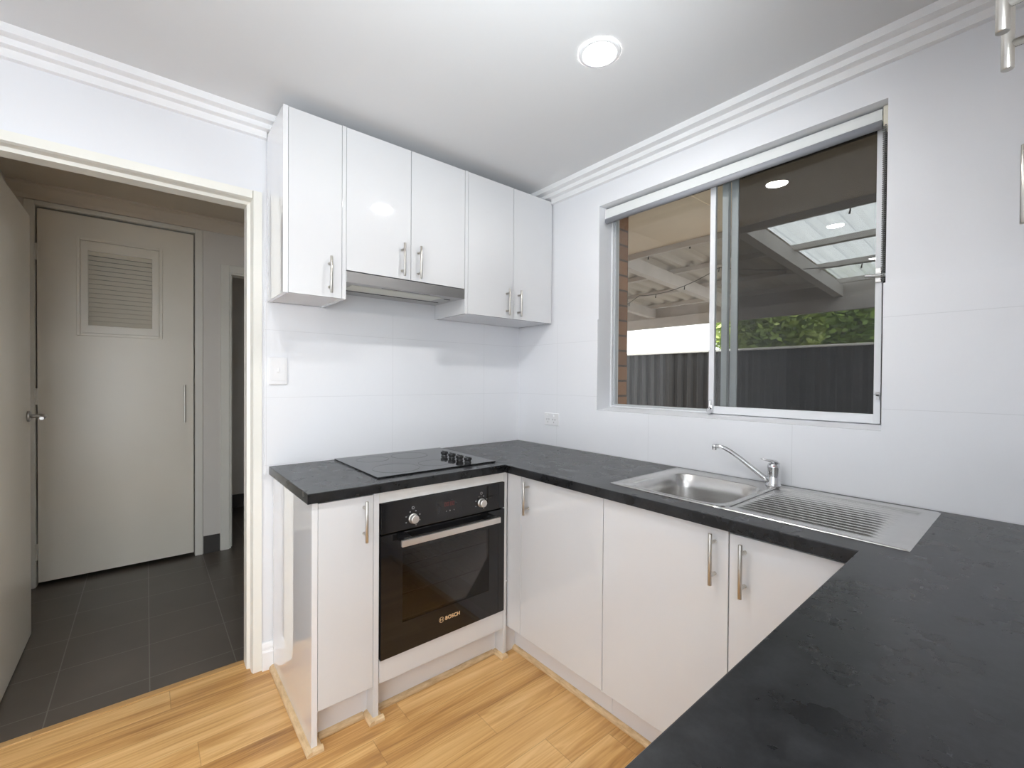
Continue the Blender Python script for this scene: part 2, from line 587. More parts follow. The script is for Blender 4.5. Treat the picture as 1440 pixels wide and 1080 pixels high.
w3 = thing('fill_opening_3', (-4.75, -3.45, 0), 'framed opening added in the far left wall for fill light, outside the picture', 'window', kind='structure')  # second added opening, lets fill light reach the right wall
obj('frame', MB().box(-4.78, -4.72, -4.55, -4.5, 0, 2.15).box(-4.78, -4.72, -2.4, -2.35, 0, 2.15).box(-4.78, -4.72, -4.5, -2.4, 2.1, 2.15)
    .box(-4.78, -4.72, -3.48, -3.42, 0, 2.1), M['alu'], w3)

# stepped cornices
def cornice_prof(s, w):
    # s: direction away from the wall along its normal, w: wall face
    p = [(0, 2.337), (.022, 2.337), (.022, 2.3645), (.052, 2.3645), (.052, 2.3855), (.088, 2.3855), (.088, CEIL), (0, CEIL)]
    return [(w + s * a, z) for a, z in p]
def cornice(name, s, w, axis, a0, a1, label, extra=None):
    mb = MB().extrude(cornice_prof(s, w), axis, a0, a1)
    if extra:
        p = [(.0, 2.3655), (.052, 2.3655), (.052, 2.3855), (.088, 2.3855), (.088, CEIL), (0, CEIL)]
        mb.extrude([(w + s * a, z) for a, z in p], axis, *extra)
    return struct(name, mb, M['cornice'], label, 'cornice')
cornice('trim_1', -1, TK, 'X', -4.7, -1.4635, 'white stepped cornice above the hall doorway', extra=(-1.4635, TK))
cornice('trim_2', -1, TK, 'Y', -2.52, -.3035, 'white stepped cornice above the window', extra=(-.3035, TK))

# skirting block between the door frame and the end panel
bp = [(TK, 0), (-.012, 0), (-.012, .078), (-.009, .084), (-.006, .086), (-.006, .098), (-.002, .112), (.002, .118), (TK, .118)]
struct('baseboard_back', MB().extrude(bp, 'X', -1.4785, -1.4345), M['cornice'], 'short white moulded skirting beside the cabinet end panel', 'skirting')

# ------------------------------------------------------------------ doorway frame and hall door
d1 = thing('door_1', (-2.30, .16, 0), 'cream hall door standing open in its cream steel frame, with lever handle', 'door', kind='structure')
fr = MB()
yF = 0.0
# right jamb with face, rebate step and stop
jamb = [(DX1 + .037, yF), (DX1, yF), (DX1, .045), (DX1 - .010, .048), (DX1 - .010, .118), (DX1 + .037, .118)]
fr.extrude([(DX1 + .037, yF - .001), (DX1 + .037, .121), (DX1 - .013, .121), (DX1 - .013, .052), (DX1, .048), (DX1, .012), (DX1 + .004, yF - .001)], 'Z', 0, DH + .037)
fr.extrude([(DX0 - .037, yF - .001), (DX0 - .037, .121), (DX0 + .013, .121), (DX0 + .013, .052), (DX0, .048), (DX0, .012), (DX0 - .004, yF - .001)], 'Z', 0, DH + .037)
fr.extrude([(yF - .001, DH + .037), (.121, DH + .037), (.121, DH - .013), (.052, DH - .013), (.048, DH), (.012, DH), (yF - .001, DH + .004)], 'X', DX0, DX1)
obj('door_frame', fr, M['creamframe'], d1)
leaf = obj('door_leaf', B(-2.349, -2.314, .155, 1.022, .008, 2.088, bev=.002), M['cream'], d1)
lv = MB()
lv.lathe([(0, 0), (.026, 0), (.026, .007), (.023, .010), (0, .010)], Matrix.Translation((-2.314, .952, 1.098)) @ Matrix.Rotation(PI / 2, 4, 'Y'), 28)
lv.tube([(-2.305, .952, 1.098), (-2.275, .952, 1.098), (-2.262, .949, 1.098), (-2.255, .94, 1.098), (-2.253, .925, 1.098), (-2.253, .84, 1.094)],
        [.0095, .0095, .0095, .0092, .009, .008], 14)
obj('lever_handle', lv, M['steel'], leaf, label='satin steel lever handle on round rose', smooth=False)

# ------------------------------------------------------------------ hall
HY = 1.735
HC = 2.45
struct('floor_hall', B(-2.7, -.3, .1223, 3.1, -.12, 0), M['hallfloor'], 'charcoal square floor tiles in the hall', 'floor')
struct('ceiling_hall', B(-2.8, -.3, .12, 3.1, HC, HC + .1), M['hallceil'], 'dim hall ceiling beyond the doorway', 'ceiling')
struct('wall_hall_left', B(-2.62, -2.5, .12, 3.1, 0, HC), M['hallwall'], 'hall wall behind the open door', 'wall')
struct('wall_hall_right', B(-.5, -.38, .12, 3.1, 0, HC), M['hallwall'], 'hall wall hidden to the right of the doorway', 'wall')
CX0, CX1, CH = -2.389, -1.600, 2.330      # closet opening
OX0, OX1, OH = -1.392, -.62, 2.085        # opening of the further room
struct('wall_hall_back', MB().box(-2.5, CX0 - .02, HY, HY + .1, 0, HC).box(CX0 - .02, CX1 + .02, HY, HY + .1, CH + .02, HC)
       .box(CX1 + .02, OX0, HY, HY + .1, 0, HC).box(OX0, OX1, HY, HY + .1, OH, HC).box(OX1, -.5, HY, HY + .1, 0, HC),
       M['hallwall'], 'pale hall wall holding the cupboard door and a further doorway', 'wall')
struct('wall_closet', MB().box(-2.5, -1.5, 2.35, 2.4, 0, HC).box(-1.55, -1.525, HY + .1, 2.35, 0, HC).box(-2.52, -2.5, HY + .1, 2.35, 0, HC), M['hallwall'], 'inside of the cupboard behind the louvred door', 'wall')
cove = [(HY, HC - .085), (HY - .012, HC - .085), (HY - .02, HC - .06), (HY - .05, HC - .02), (HY - .075, HC - .012), (HY - .075, HC), (HY, HC)]
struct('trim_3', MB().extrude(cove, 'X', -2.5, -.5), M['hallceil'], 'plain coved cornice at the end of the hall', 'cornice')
struct('wall_room_back', B(-1.6, -.4, 2.95, 3.05, 0, HC), M['hallwall'], 'grey wall of the dark room past the further doorway', 'wall')
struct('wall_room_left', B(-1.62, -1.52, HY + .1, 2.95, 0, HC), M['hallwall'], 'side wall of the dark room past the further doorway', 'wall')
struct('baseboard_hall', B(CX1 + .052, OX0 - .055, HY - .009, HY, 0, .128), M['halltile'], 'short charcoal tile skirting beside the cupboard door', 'skirting')
struct('baseboard_room', B(-1.52, -.5, 2.941, 2.95, 0, .128), M['halltile'], 'dark tile skirting in the room past the further doorway', 'skirting')

d2 = thing('door_2', (-2.0, HY, 0), 'cream hall cupboard door with a louvred vent and long bar pull', 'door', kind='structure')
f2 = MB()
af = .048
f2.box(CX0 - af, CX0 - .002, HY - .016, HY - .0005, 0, CH + .028, bev=.003)
f2.box(CX1 + .002, CX1 + af, HY - .016, HY - .0005, 0, CH + .028, bev=.003)
f2.box(CX0 - .002, CX1 + .002, HY - .016, HY - .0005, CH + .002, CH + .028, bev=.003)
f2.box(CX0 - .018, CX0 - .001, HY, HY + .08, 0, CH + .015).box(CX1 + .001, CX1 + .018, HY, HY + .08, 0, CH + .015).box(CX0, CX1, HY, HY + .08, CH + .001, CH + .015)
obj('door_frame', f2, M['creamframe'], d2)
DY = HY + .004
vx0, vx1, vz0, vz1 = -2.157, -1.8378, 1.6225, 2.101
dl = MB()
a0, a1, b0, b1 = CX0 + .006, CX1 - .006, .024, CH - .010
dl.box(a0, vx0, DY, DY + .035, b0, b1).box(vx1, a1, DY, DY + .035, b0, b1).box(vx0, vx1, DY, DY + .035, b0, vz0).box(vx0, vx1, DY, DY + .035, vz1, b1)
dleaf = obj('door_leaf', dl, M['cream'], d2)
lou = MB()
fx0, fx1, fz0, fz1 = -2.2085, -1.784, 1.5571, 2.1785
for (x0, x1, z0, z1) in ((fx0 + .019, vx0, fz0 + .019, fz1 - .019), (vx1, fx1 - .019, fz0 + .019, fz1 - .019), (vx0, vx1, fz0 + .019, vz0), (vx0, vx1, vz1, fz1 - .019)):
    lou.box(x0, x1, DY - .010, DY - .0002, z0, z1)
for (x0, x1, z0, z1) in ((fx0 - .002, fx0 + .015, fz0 - .002, fz1 + .002), (fx1 - .015, fx1 + .002, fz0 - .002, fz1 + .002), (fx0 + .015, fx1 - .015, fz0 - .002, fz0 + .015), (fx0 + .015, fx1 - .015, fz1 - .015, fz1 + .002)):
    lou.box(x0, x1, DY - .015, DY - .0002, z0, z1, bev=.002)
ns = 16
pt = (vz1 - vz0) / ns
for k in range(ns):
    z = vz0 + k * pt
    lou.extrude([(DY - .0085, z + .0015), (DY - .0035, z + .0005), (DY + .017, z + pt * 1.04), (DY + .012, z + pt * 1.06)], 'X', vx0 + .0005, vx1 - .0005)
obj('louvre_vent', lou, M['cream'], dleaf, label='louvred timber vent panel')
obj('vent_backing', B(vx0 - .002, vx1 + .002, DY + .036, DY + .040, vz0 - .002, vz1 + .05), M['darkgap'], dleaf)
hb = MB().cyl((-1.6585, DY - .028, .972), (-1.6585, DY - .028, 1.24), .0055, 16, .0007)
for z in (1.02, 1.19):
    hb.cyl((-1.6585, DY - .0003, z), (-1.6585, DY - .025, z), .0045, 12)
obj('handle', hb, M['handle'], dleaf, label='long steel bar pull')
for z in (.22, 1.17, 2.05):
    obj('hinge', MB().cyl((CX0 + .002, HY - .018, z - .05), (CX0 + .002, HY - .018, z + .05), .006, 12).box(CX0 - .008, CX0 + .012, HY - .0185, HY - .0165, z - .05, z + .05), M['creamframe'], d2)

d3 = thing('door_3', (-1.0, HY, 0), 'pale frame of the further doorway at the end of the hall', 'door', kind='structure')
obj('door_frame', MB().box(OX0 - .052, OX0 + .004, HY - .016, HY - .0005, 0, OH + .05, bev=.003).box(OX0 + .004, OX1, HY - .016, HY - .0005, OH - .004, OH + .05, bev=.003)
    .box(OX0 + .0005, OX0 + .016, HY, HY + .1, 0, OH - .0005).box(OX0 + .016, OX1, HY, HY + .1, OH - .016, OH - .0005)
    .box(OX0 + .016, OX0 + .028, HY + .04, HY + .075, 0, OH - .016), M['creamframe'], d3)

# ================================================================== WINDOW over the sink
FX0, FX1 = .112, .17
w1 = thing('window_1', (.13, -1.25, WZ0), 'white aluminium sliding window over the sink, two panes', 'window', kind='structure')
zb, zt2 = WZ0 + .0150, WZ1 - .001
fm = MB()
fm.box(FX0, FX1, WY1 - .010, WY1 - .0005, zb, zt2, bev=.001)
fm.box(FX0, FX1, WY0 + .0005, WY0 + .012, zb, zt2, bev=.001)
fm.box(FX0, FX1, WY0 + .012, WY1 - .010, zt2 - .012, zt2, bev=.001)
fm.box(FX0, FX1, WY0 + .012, WY1 - .010, zb, zb + .008, bev=.001)
obj('window_frame', fm, M['alu'], w1)
# inner sliding sash (right) on the room side
sy0, sy1 = WY0 + .0250, -1.217
sx0, sx1 = .094, .1115
sz0, sz1 = zb + .0005, zt2 - .013
s1 = obj('sash', MB().box(sx0, sx1, sy0, sy0 + .019, sz0, sz1, bev=.001).box(sx0, sx1, sy1 - .024, sy1, sz0, sz1, bev=.001)
         .box(sx0 + .001, sx1, sy0 + .019, sy1 - .024, sz0, sz0 + .033, bev=.001).box(sx0 + .001, sx1, sy0 + .019, sy1 - .024, sz1 - .020, sz1, bev=.001), M['alu'], w1)
obj('pane', B(.101, .105, sy0 + .018, sy1 - .023, sz0 + .032, sz1 - .019), M['pane'], s1)
lt = MB()
lt.box(.0885, .0937, sy0 + .001, sy0 + .018, 1.640, 1.690, bev=.001)
lt.cyl((.080, sy0 + .045, 1.665), (.080, sy0 - .014, 1.661), .0055, 12, .001)
lt.box(.078, .0890, sy0 + .008, sy0 + .018, 1.659, 1.668)
obj('latch', lt, M['steel'], s1, label='steel sliding bolt on the right stile')
lk = MB()
lk.box(.0865, .0937, sy1 - .020, sy1 - .004, sz0 + .010, sz0 + .040, bev=.003)
lk.cyl((.090, sy1 - .012, sz0 + .016), (.072, sy1 - .012, sz0 + .010), .012, 18, .003)
lk.box(.080, .0865, sy1 - .017, sy1 - .007, sz0 + .03, sz0 + .060, bev=.003)
obj('lock', lk, M['chrome'], s1, label='small chrome window lock')
obj('catch', MB().cyl((.0937, sy0 + .006, 1.25), (.086, sy0 + .006, 1.25), .008, 14, .002).box(.086, .0937, sy0 + .002, sy0 + .010, 1.232, 1.25), M['steel'], s1)
obj('gap_strip', B(.100, .1115, WY0 + .0008, WY0 + .0245, zb + .001, zt2 - .014), M['darkgap'], w1, label='dark strip between the sash and the reveal')  # dark strip fills the gap beside the sliding sash
# outer fixed sash (left)
oy0, oy1 = -1.283, WY1 - .0105
ox0, ox1 = .125, .150
s2 = obj('sash', MB().box(ox0, ox1, oy0, oy0 + .026, zb + .009, zt2 - .013, bev=.001).box(ox0, ox1, oy1 - .010, oy1, zb + .009, zt2 - .013, bev=.001)
         .box(ox0, ox1, oy0 + .026, oy1 - .010, zb + .009, zb + .016, bev=.001), M['greyalu'], w1)
obj('pane', B(.136, .140, oy0 + .025, oy1 - .009, zb + .015, zt2 - .013), M['pane'], s2)
# fly screen outside the sliding half
fs = obj('fly_screen_frame', MB().box(.155, .168, -1.313, -1.2835, zb + .009, zt2 - .013, bev=.001).box(.155, .168, WY0 + .0125, WY0 + .03, zb + .009, zt2 - .013)
         .box(.155, .168, WY0 + .03, -1.313, zb + .009, zb + .026), M['greyalu'], w1)
obj('fly_screen', B(.161, .162, WY0 + .03, -1.313, zb + .026, zt2 - .013), M['screen'], fs, label='dark insect mesh')

# ------------------------------------------------------------------ roller blind (rolled up)
bl = thing('roller_blind', (.06, -1.25, 2.2), 'rolled up white roller blind across the top of the kitchen window', 'blind')
by0, by1 = WY0 + .022, WY1 - .012
rc = Vector((.0745, 0, 2.196))
obj('blind_roll', MB().lathe([(0, 0), (.0225, 0), (.0225, 0), (.0225, by1 - by0), (.0225, by1 - by0), (0, by1 - by0)],
    Matrix.Translation((rc.x, by1, rc.z)) @ Matrix.Rotation(PI / 2, 4, 'X'), 32), M['blindfabric'], bl, label='white rolled fabric')
zl, zr = 2.1525, 2.1665          # the rail hangs slightly lower at the far end
fl = bmesh.new()
vs = [fl.verts.new(c) for c in ((.0480, by0, zr), (.0480, by1, zl), (.0480, by1, 2.208), (.0480, by0, 2.211), (.0505, by1, 2.2165), (.0505, by0, 2.2185), (.060, by1, 2.219), (.060, by0, 2.221))]
for q in ((0, 1, 2, 3), (3, 2, 4, 5), (5, 4, 6, 7)):
    fl.faces.new([vs[k] for k in q])
r_ = bmesh.ops.extrude_face_region(fl, geom=list(fl.faces))
bmesh.ops.translate(fl, verts=[v for v in r_['geom'] if isinstance(v, bmesh.types.BMVert)], vec=(.001, 0, -.0005))
fb = MB()
fb.bm.free()
fb.bm = fl
obj('blind_fabric', fb, M['blindfabric'], bl, label='white fabric drop')
obj('bottom_rail', MB().tube([(.0520, by0 + .001, zr), (.0520, by1 - .001, zl)], .0145, 20), M['blindbar'], bl, label='grey rounded bottom rail')
obj('bracket', MB().box(.045, .104, WY0 + .004, WY0 + .020, 2.155, 2.225, bev=.004), M['creamplastic'], bl, label='cream plastic end bracket')
obj('bracket', MB().box(.050, .100, WY1 - .010, WY1 - .001, 2.165, 2.225, bev=.003), M['plastic'], bl)
ch = MB()
z = 2.155
top, bot = 2.156, 1.632
nb = 74
for s, yy in ((0, WY0 + .0155), (1, WY0 + .0085)):
    for k in range(nb):
        zz = bot + .006 + (top - bot - .006) * k / nb
        c = Vector((.034 - .008 * s, yy, zz))
        ch.lathe([(0, -.0027), (.0027, -.0009), (.0027, .0009), (0, .0027)], Matrix.Translation(c), 6)
for k in range(5):
    a = PI * k / 4
    c = Vector((.030 + .004 * math.cos(a), WY0 + .0120 + .0035 * math.cos(a), bot + .006 - .007 * math.sin(a)))
    ch.lathe([(0, -.0027), (.0027, -.0009), (.0027, .0009), (0, .0027)], Matrix.Translation(c), 6)
obj('bead_chain', ch, M['chain'], bl, kind='stuff', label='hanging loop of steel bead chain')

# ================================================================== UPPER CABINETS
UY = -.303
ZUB, ZUT, ZHD = 1.6278, 2.353, 1.7515
DT = .018
def udoor(parent, x0, x1, z0, z1, hx, hz0, hz1, yf=UY, sgn=-1):
    # sgn: direction the door faces along y
    d = obj('door', B(x0, x1, yf, yf - sgn * DT, z0, z1, bev=.0012), M['gloss'], parent)
    handle(d, hx, yf, hz0, hz1, (0, sgn, 0))
    return d

ua = thing('upper_cabinet', (-1.34, -.15, ZUB), 'narrow single door white wall cabinet left of the rangehood', 'cabinet', 'wall cabinets above the cooktop')
obj('end_panel', B(-1.4615, -1.4435, UY, -.0005, ZUB, ZUT, bev=.0008), M['endgloss'], ua, label='high gloss white end panel')
obj('side_panel', B(-1.2355, -1.2192, UY, -.0005, ZUB, ZUT, bev=.0008), M['gloss'], ua)
obj('carcass', B(-1.4432, -1.2358, UY + DT + .003, -.0005, ZUB + .002, ZUT - .002), M['kick'], ua)
udoor(ua, -1.4420, -1.2372, ZUB + .001, ZUT - .002, -1.288, 1.642, 1.792)

ub = thing('upper_cabinet', (-.92, -.15, ZHD), 'short double door white wall cabinet above the rangehood', 'cabinet', 'wall cabinets above the cooktop')
obj('carcass', B(-1.2189, -.6213, UY + DT + .003, -.0005, ZHD + .002, ZUT - .002), M['kick'], ub)
udoor(ub, -1.2175, -.9218, ZHD, ZUT - .002, -.965, 1.761, 1.910)
udoor(ub, -.9188, -.6235, ZHD, ZUT - .002, -.883, 1.761, 1.910)

uc = thing('upper_cabinet', (-.31, -.15, ZUB), 'double door white wall cabinet in the corner beside the window', 'cabinet', 'wall cabinets above the cooktop')
obj('side_panel', B(-.621, -.6035, UY, -.0005, ZUB, ZUT, bev=.0008), M['gloss'], uc)
obj('carcass', B(-.6032, -.0125, UY + DT + .003, -.0005, ZUB + .001, 2.334), M['kick'], uc)
udoor(uc, -.6015, -.3022, ZUB + .001, ZUT - .002, -.3485, 1.642, 1.788)
udoor(uc, -.2992, -.0105, ZUB + .001, ZUT - .002, -.265, 1.642, 1.788)
obj('filler', B(-.0085, -.0006, UY + .004, -.0010, ZUB + .001, 2.334), M['gloss'], uc)

# opposite run over the bench behind: only its bar handles reach into the frame
FY = -2.193
ue = thing('upper_cabinet', (-1.16, -2.35, ZUB), 'white wall cabinet whose two bar handles meet at the top right corner', 'cabinet', 'wall cabinets opposite the cooktop')
obj('carcass', B(-1.56, -.76, -2.519, FY - DT - .003, ZUB, ZUT), M['kick'], ue)
udoor(ue, -1.559, -1.1595, ZUB, ZUT, -1.200, 1.649, 1.80, yf=FY, sgn=1)
udoor(ue, -1.1565, -.7615, ZUB, ZUT, -1.116, 1.649, 1.80, yf=FY, sgn=1)
uf = thing('upper_cabinet', (-.38, -2.35, ZUB), 'white wall cabinet whose single bar handle shows at the right edge', 'cabinet', 'wall cabinets opposite the cooktop')
obj('carcass', B(-.758, -.012, -2.519, FY - DT - .003, ZUB, 2.334), M['kick'], uf)
udoor(uf, -.757, -.3085, ZUB, 2.334, -.350, 1.652, 1.830, yf=FY + .006, sgn=1)
obj('door', B(-.3055, -.014, FY + .006, FY + .006 - DT, ZUB, 2.334, bev=.001), M['gloss'], uf)

# ------------------------------------------------------------------ rangehood
rh = thing('rangehood', (-.92, -.15, 1.70), 'slim stainless steel slide-out rangehood under the wall cabinets', 'rangehood')
rx0, rx1 = -1.2175, -.6225
obj('body', B(rx0, rx1, -.278, -.001, 1.704, 1.7495), M['hoodsteel'], rh)
obj('visor', MB().box(rx0, rx1, -.3025, -.2785, 1.7005, 1.7475, bev=.0015), M['hoodsteel'], rh, label='brushed steel front rail')
obj('light_lens', B(-1.175, -.720, -.245, -.130, 1.7015, 1.7045, bev=.001), M['hoodlens'], rh, label='pale lamp lens')
obj('slot', B(-1.045, -.80, -.276, -.262, 1.7028, 1.7045), M['darkgap'], rh)
obj('slot', B(-1.19, -.66, -.105, -.097, 1.7028, 1.7045), M['darkgap'], rh)
obj('slot', B(-.69, -.655, -.22, -.21, 1.7028, 1.7045), M['darkgap'], rh)

# ================================================================== BASE CABINETS
BY = -.597
KZ = .135
ba = thing('base_cabinet', (-1.31, -.3, 0), 'narrow white base cabinet left of the oven with glossy end panel', 'cabinet', 'white base cabinets under the dark worktop')
obj('end_panel', B(-1.434, -1.4145, BY, -.001, 0, ZB - .001, bev=.0008), M['endgloss'], ba, label='high gloss white end panel')
obj('side_panel', B(-1.2154, -1.1942, BY, -.03, 0, ZB - .001, bev=.0008), M['gloss'], ba)
obj('carcass', B(-1.4142, -1.2157, BY + DT + .003, -.03, KZ, ZB - .002), M['kick'], ba)
obj('kickboard', B(-1.4142, -1.2157, -.538, -.522, 0, KZ - .001), M['kick'], ba)
dA = obj('door', B(-1.4130, -1.2168, BY, BY + DT, KZ, ZB - .006, bev=.0012), M['gloss'], ba)
handle(dA, -1.2525, BY, .695, .845, (0, -1, 0))

ov = thing('oven_cabinet', (-.89, -.3, 0), 'white cabinet housing the built-in oven, with plain panels above and below', 'cabinet', 'white base cabinets under the dark worktop')
obj('side_panel', B(-.5930, -.5752, BY, -.03, 0, ZB - .001, bev=.0008), M['gloss'], ov)
obj('lower_panel', B(-1.1915, -.5945, BY - .001, BY + DT, .1365, .2225, bev=.0012), M['gloss'], ov)
obj('upper_panel', B(-1.1935, -.5935, BY + .001, BY + DT, .8215, ZB - .001, bev=.001), simple('pale_filler_laminate', (.66, .65, .63), .4, var=.05, vscale=14), ov, label='pale grey filler strip')
obj('kickboard', B(-1.1935, -.5935, -.538, -.522, 0, .1355), M['kick'], ov)
obj('shelf', B(-1.1935, -.5935, -.52, -.03, .205, .2205), M['kick'], ov)

RX = -.565
bc = thing('corner_cabinet', (-.3, -.87, 0), 'white corner base cabinet with one door beside the oven', 'cabinet', 'white base cabinets under the dark worktop')
obj('filler', B(RX, RX + DT, -.6855, -.586, KZ, ZB - .004, bev=.001), M['gloss'], bc)
obj('carcass', B(RX + DT + .003, -.012, -1.150, -.6225, KZ, ZB - .002), M['kick'], bc)
obj('kickboard', MB().box(-.500, -.484, -1.1515, -.56, 0, KZ - .001).box(-.5748, -.5002, -.574, -.560, 0, KZ + .03), M['kick'], bc)
dC = obj('door', B(RX, RX + DT, -1.1515, -.688, KZ, ZB - .004, bev=.0012), M['gloss'], bc)
handle(dC, RX, -.7375, .6975, .844, (-1, 0, 0))

bs = thing('sink_cabinet', (-.3, -1.6, 0), 'white double door base cabinet below the sink', 'cabinet', 'white base cabinets under the dark worktop')
cs = MB()
cs.box(RX + DT + .003, -.012, -1.172, -1.1535, KZ, ZB - .002).box(RX + DT + .003, -.012, -2.075, -2.057, KZ, ZB - .002)
cs.box(RX + DT + .003, -.012, -2.057, -1.172, KZ, KZ + .016).box(-.028, -.012, -2.057, -1.172, KZ + .016, ZB - .002)
cs.box(RX + DT + .003, RX + DT + .02, -2.057, -1.172, ZB - .03, ZB - .002)
obj('carcass', cs, M['kick'], bs)
obj('kickboard', B(-.500, -.484, -2.075, -1.1530, 0, KZ - .001), M['kick'], bs)
dD = obj('door', B(RX, RX + DT, -1.6105, -1.1543, KZ, ZB - .004, bev=.0012), M['gloss'], bs)
handle(dD, RX, -1.5705, .692, .844, (-1, 0, 0))
dE = obj('door', B(RX, RX + DT, -2.072, -1.6135, KZ, .852, bev=.0012), M['gloss'], bs)
handle(dE, RX, -1.6560, .6845, .836, (-1, 0, 0))

bpn = thing('base_cabinet', (-1.3, -2.25, 0), 'white base cabinets under the bench nearest the camera', 'cabinet', 'white base cabinets under the dark worktop')
obj('carcass', B(-1.90, -.60, -2.515, -1.985, KZ, ZB - .002), M['kick'], bpn)
obj('kickboard', B(-1.90, -.52, -2.05, -2.035, 0, KZ - .001), M['kick'], bpn)
for k, x in enumerate((-1.90, -1.468, -1.036)):
    obj('door', B(x + .0015, x + .4305, -1.982, -1.964, KZ, ZB - .004, bev=.001), M['gloss'], bpn)

# ------------------------------------------------------------------ worktop: one continuous U shape
SX0, SX1, SY0, SY1 = -.5085, -.0321, -1.998, -1.1398      # sink flange
HX0, HX1, HY0, HY1 = SX0 + .02, SX1 - .02, SY0 + .02, SY1 - .02   # cut-out
def worktop():
    bm = bmesh.new()
    XC = -.5951
    out = [(-1.4509, -.0005), (-1.4509, -.6086), (XC, -.6086), (XC, -1.9202), (-1.95, -1.9290), (-1.95, -2.5195), (-.0005, -2.5195), (-.0005, -.0005)]
    hole = [(HX0, HY0), (HX1, HY0), (HX1, HY1), (HX0, HY1)]
    xs = sorted({-1.95, -1.4509, XC, HX0, HX1, -.0005})
    ys = sorted({-2.5195, -1.9202, HY0, HY1, -.6086, -.0005})
    def inside(x, y):
        if HX0 < x < HX1 and HY0 < y < HY1:
            return False
        if y > -.6086:
            return x > -1.4509
        if y < -1.9202:
            return True
        return x > XC
    V = {}
    def vert(i, j):
        if (i, j) not in V:
            x, y = xs[i], ys[j]
            if abs(y + 1.9202) < 1e-6 and x < XC - 1e-6:
                y = -1.9202 - .0088 * (XC - x) / (XC + 1.95)
            V[(i, j)] = bm.verts.new((x, y, ZC))
        return V[(i, j)]
    for i in range(len(xs) - 1):
        for j in range(len(ys) - 1):
            if inside((xs[i] + xs[i + 1]) / 2, (ys[j] + ys[j + 1]) / 2):
                bm.faces.new((vert(i, j), vert(i + 1, j), vert(i + 1, j + 1), vert(i, j + 1)))
    r = bmesh.ops.extrude_face_region(bm, geom=list(bm.faces))
    bmesh.ops.translate(bm, verts=[v for v in r['geom'] if isinstance(v, bmesh.types.BMVert)], vec=(0, 0, ZB - ZC))
    bmesh.ops.recalc_face_normals(bm, faces=list(bm.faces))
    bmesh.ops.dissolve_limit(bm, angle_limit=.001, verts=list(bm.verts), edges=list(bm.edges))
    ed = [e for e in bm.edges if len(e.link_faces) == 2 and e.calc_face_angle(0) > 1 and
          all(abs(v.co.z - ZC) < 1e-6 for v in e.verts)
          and not all(HX0 - .01 < v.co.x < HX1 + .01 and HY0 - .01 < v.co.y < HY1 + .01 for v in e.verts)
          and not all(v.co.x > -.01 for v in e.verts) and not all(v.co.y > -.01 for v in e.verts)]
    bmesh.ops.bevel(bm, geom=ed, offset=.003, segments=3, affect='EDGES', profile=.5)
    mb = MB()
    mb.bm.free()
    mb.bm = bm
    return mb
tag(obj('worktop', worktop(), M['bench']), 'continuous U shaped dark charcoal stone-look laminate worktop', 'worktop')

# ------------------------------------------------------------------ cooktop
ck = thing('cooktop', (-.88, -.27, ZC), 'black ceramic glass cooktop set in the worktop above the oven', 'cooktop')
obj('glass_plate', B(-1.172, -.591, -.530, -.0115, ZC + .0003, ZC + .0062, bev=.0012), M['hobglass'], ck)
for cx, cy, r in ((-1.035, -.400, .100), (-1.035, -.140, .075), (-.845, -.145, .090), (-.845, -.395, .073)):
    mb = MB().lathe([(r - .0018, 0), (r, 0), (r, .0001), (r - .0018, .0001)], Matrix.Translation((cx, cy, ZC + .0063)), 64)
    obj('heating_zone', mb, M['ring'], ck, label='thin grey printed ring')
for y in (-.270, -.341, -.411, -.480):
    prof = [(0, 0), (.0165, 0), (.0165, .002), (.0145, .006), (.0145, .009), (.0185, .012), (.0185, .021), (.017, .0235), (0, .0235)]
    kb = MB().lathe(prof, Matrix.Translation((-.716, y, ZC + .0064)), 28, smooth=False)
    kb.box(-.720, -.712, y - .0165, y + .0165, ZC + .028, ZC + .0325, bev=.001)
    obj('knob', kb, M['blackplastic'], ck, label='black round control knob')

# ------------------------------------------------------------------ oven
oX0, oX1, oZ0, oZ1, oY = -1.1890, -.5950, .2244, .8201, -.604
on = thing('oven', (-.89, -.35, oZ0), 'black glass built-in oven with steel handle and silver dials', 'oven')
wx0, wx1, wz0, wz1 = -1.102, -.682, .342, .622
dz1 = .697
obj('control_panel', B(oX0, oX1, oY, oY + .022, dz1 + .006, oZ1, bev=.0012), M['blackglass'], on)
dr = MB()
for a in ((oX0, wx0, oZ0, dz1), (wx1, oX1, oZ0, dz1), (wx0, wx1, oZ0, wz0), (wx0, wx1, wz1, dz1)):
    dr.box(a[0], a[1], oY, oY + .020, a[2], a[3])
door = obj('door', dr, M['blackglass'], on)
obj('door_glass', B(wx0 - .001, wx1 + .001, oY + .0012, oY + .005, wz0 - .001, wz1 + .001), M['ovenpane'], door, label='dark tinted window')
cv = MB()
cx0, cx1, cz0, cz1, cy0, cy1 = wx0 - .03, wx1 + .03, wz0 - .05, wz1 + .03, oY + .024, -.14
cv.box(cx0 - .004, cx0, cy0, cy1, cz0, cz1).box(cx1, cx1 + .004, cy0, cy1, cz0, cz1).box(cx0, cx1, cy0, cy1, cz0 - .004, cz0)
cv.box(cx0, cx1, cy0, cy1, cz1, cz1 + .004).box(cx0, cx1, cy1, cy1 + .004, cz0, cz1)
obj('cavity', cv, M['cavity'], on)
obj('body', MB().box(oX0 + .004, oX0 + .010, oY + .024, -.10, oZ0 + .004, oZ1 - .004).box(oX1 - .010, oX1 - .004, oY + .024, -.10, oZ0 + .004, oZ1 - .004)
    .box(oX0 + .010, oX1 - .010, oY + .024, -.10, oZ0 + .004, oZ0 + .010).box(oX0 + .010, oX1 - .010, oY + .024, -.10, oZ1 - .010, oZ1 - .004), M['blackplastic'], on)
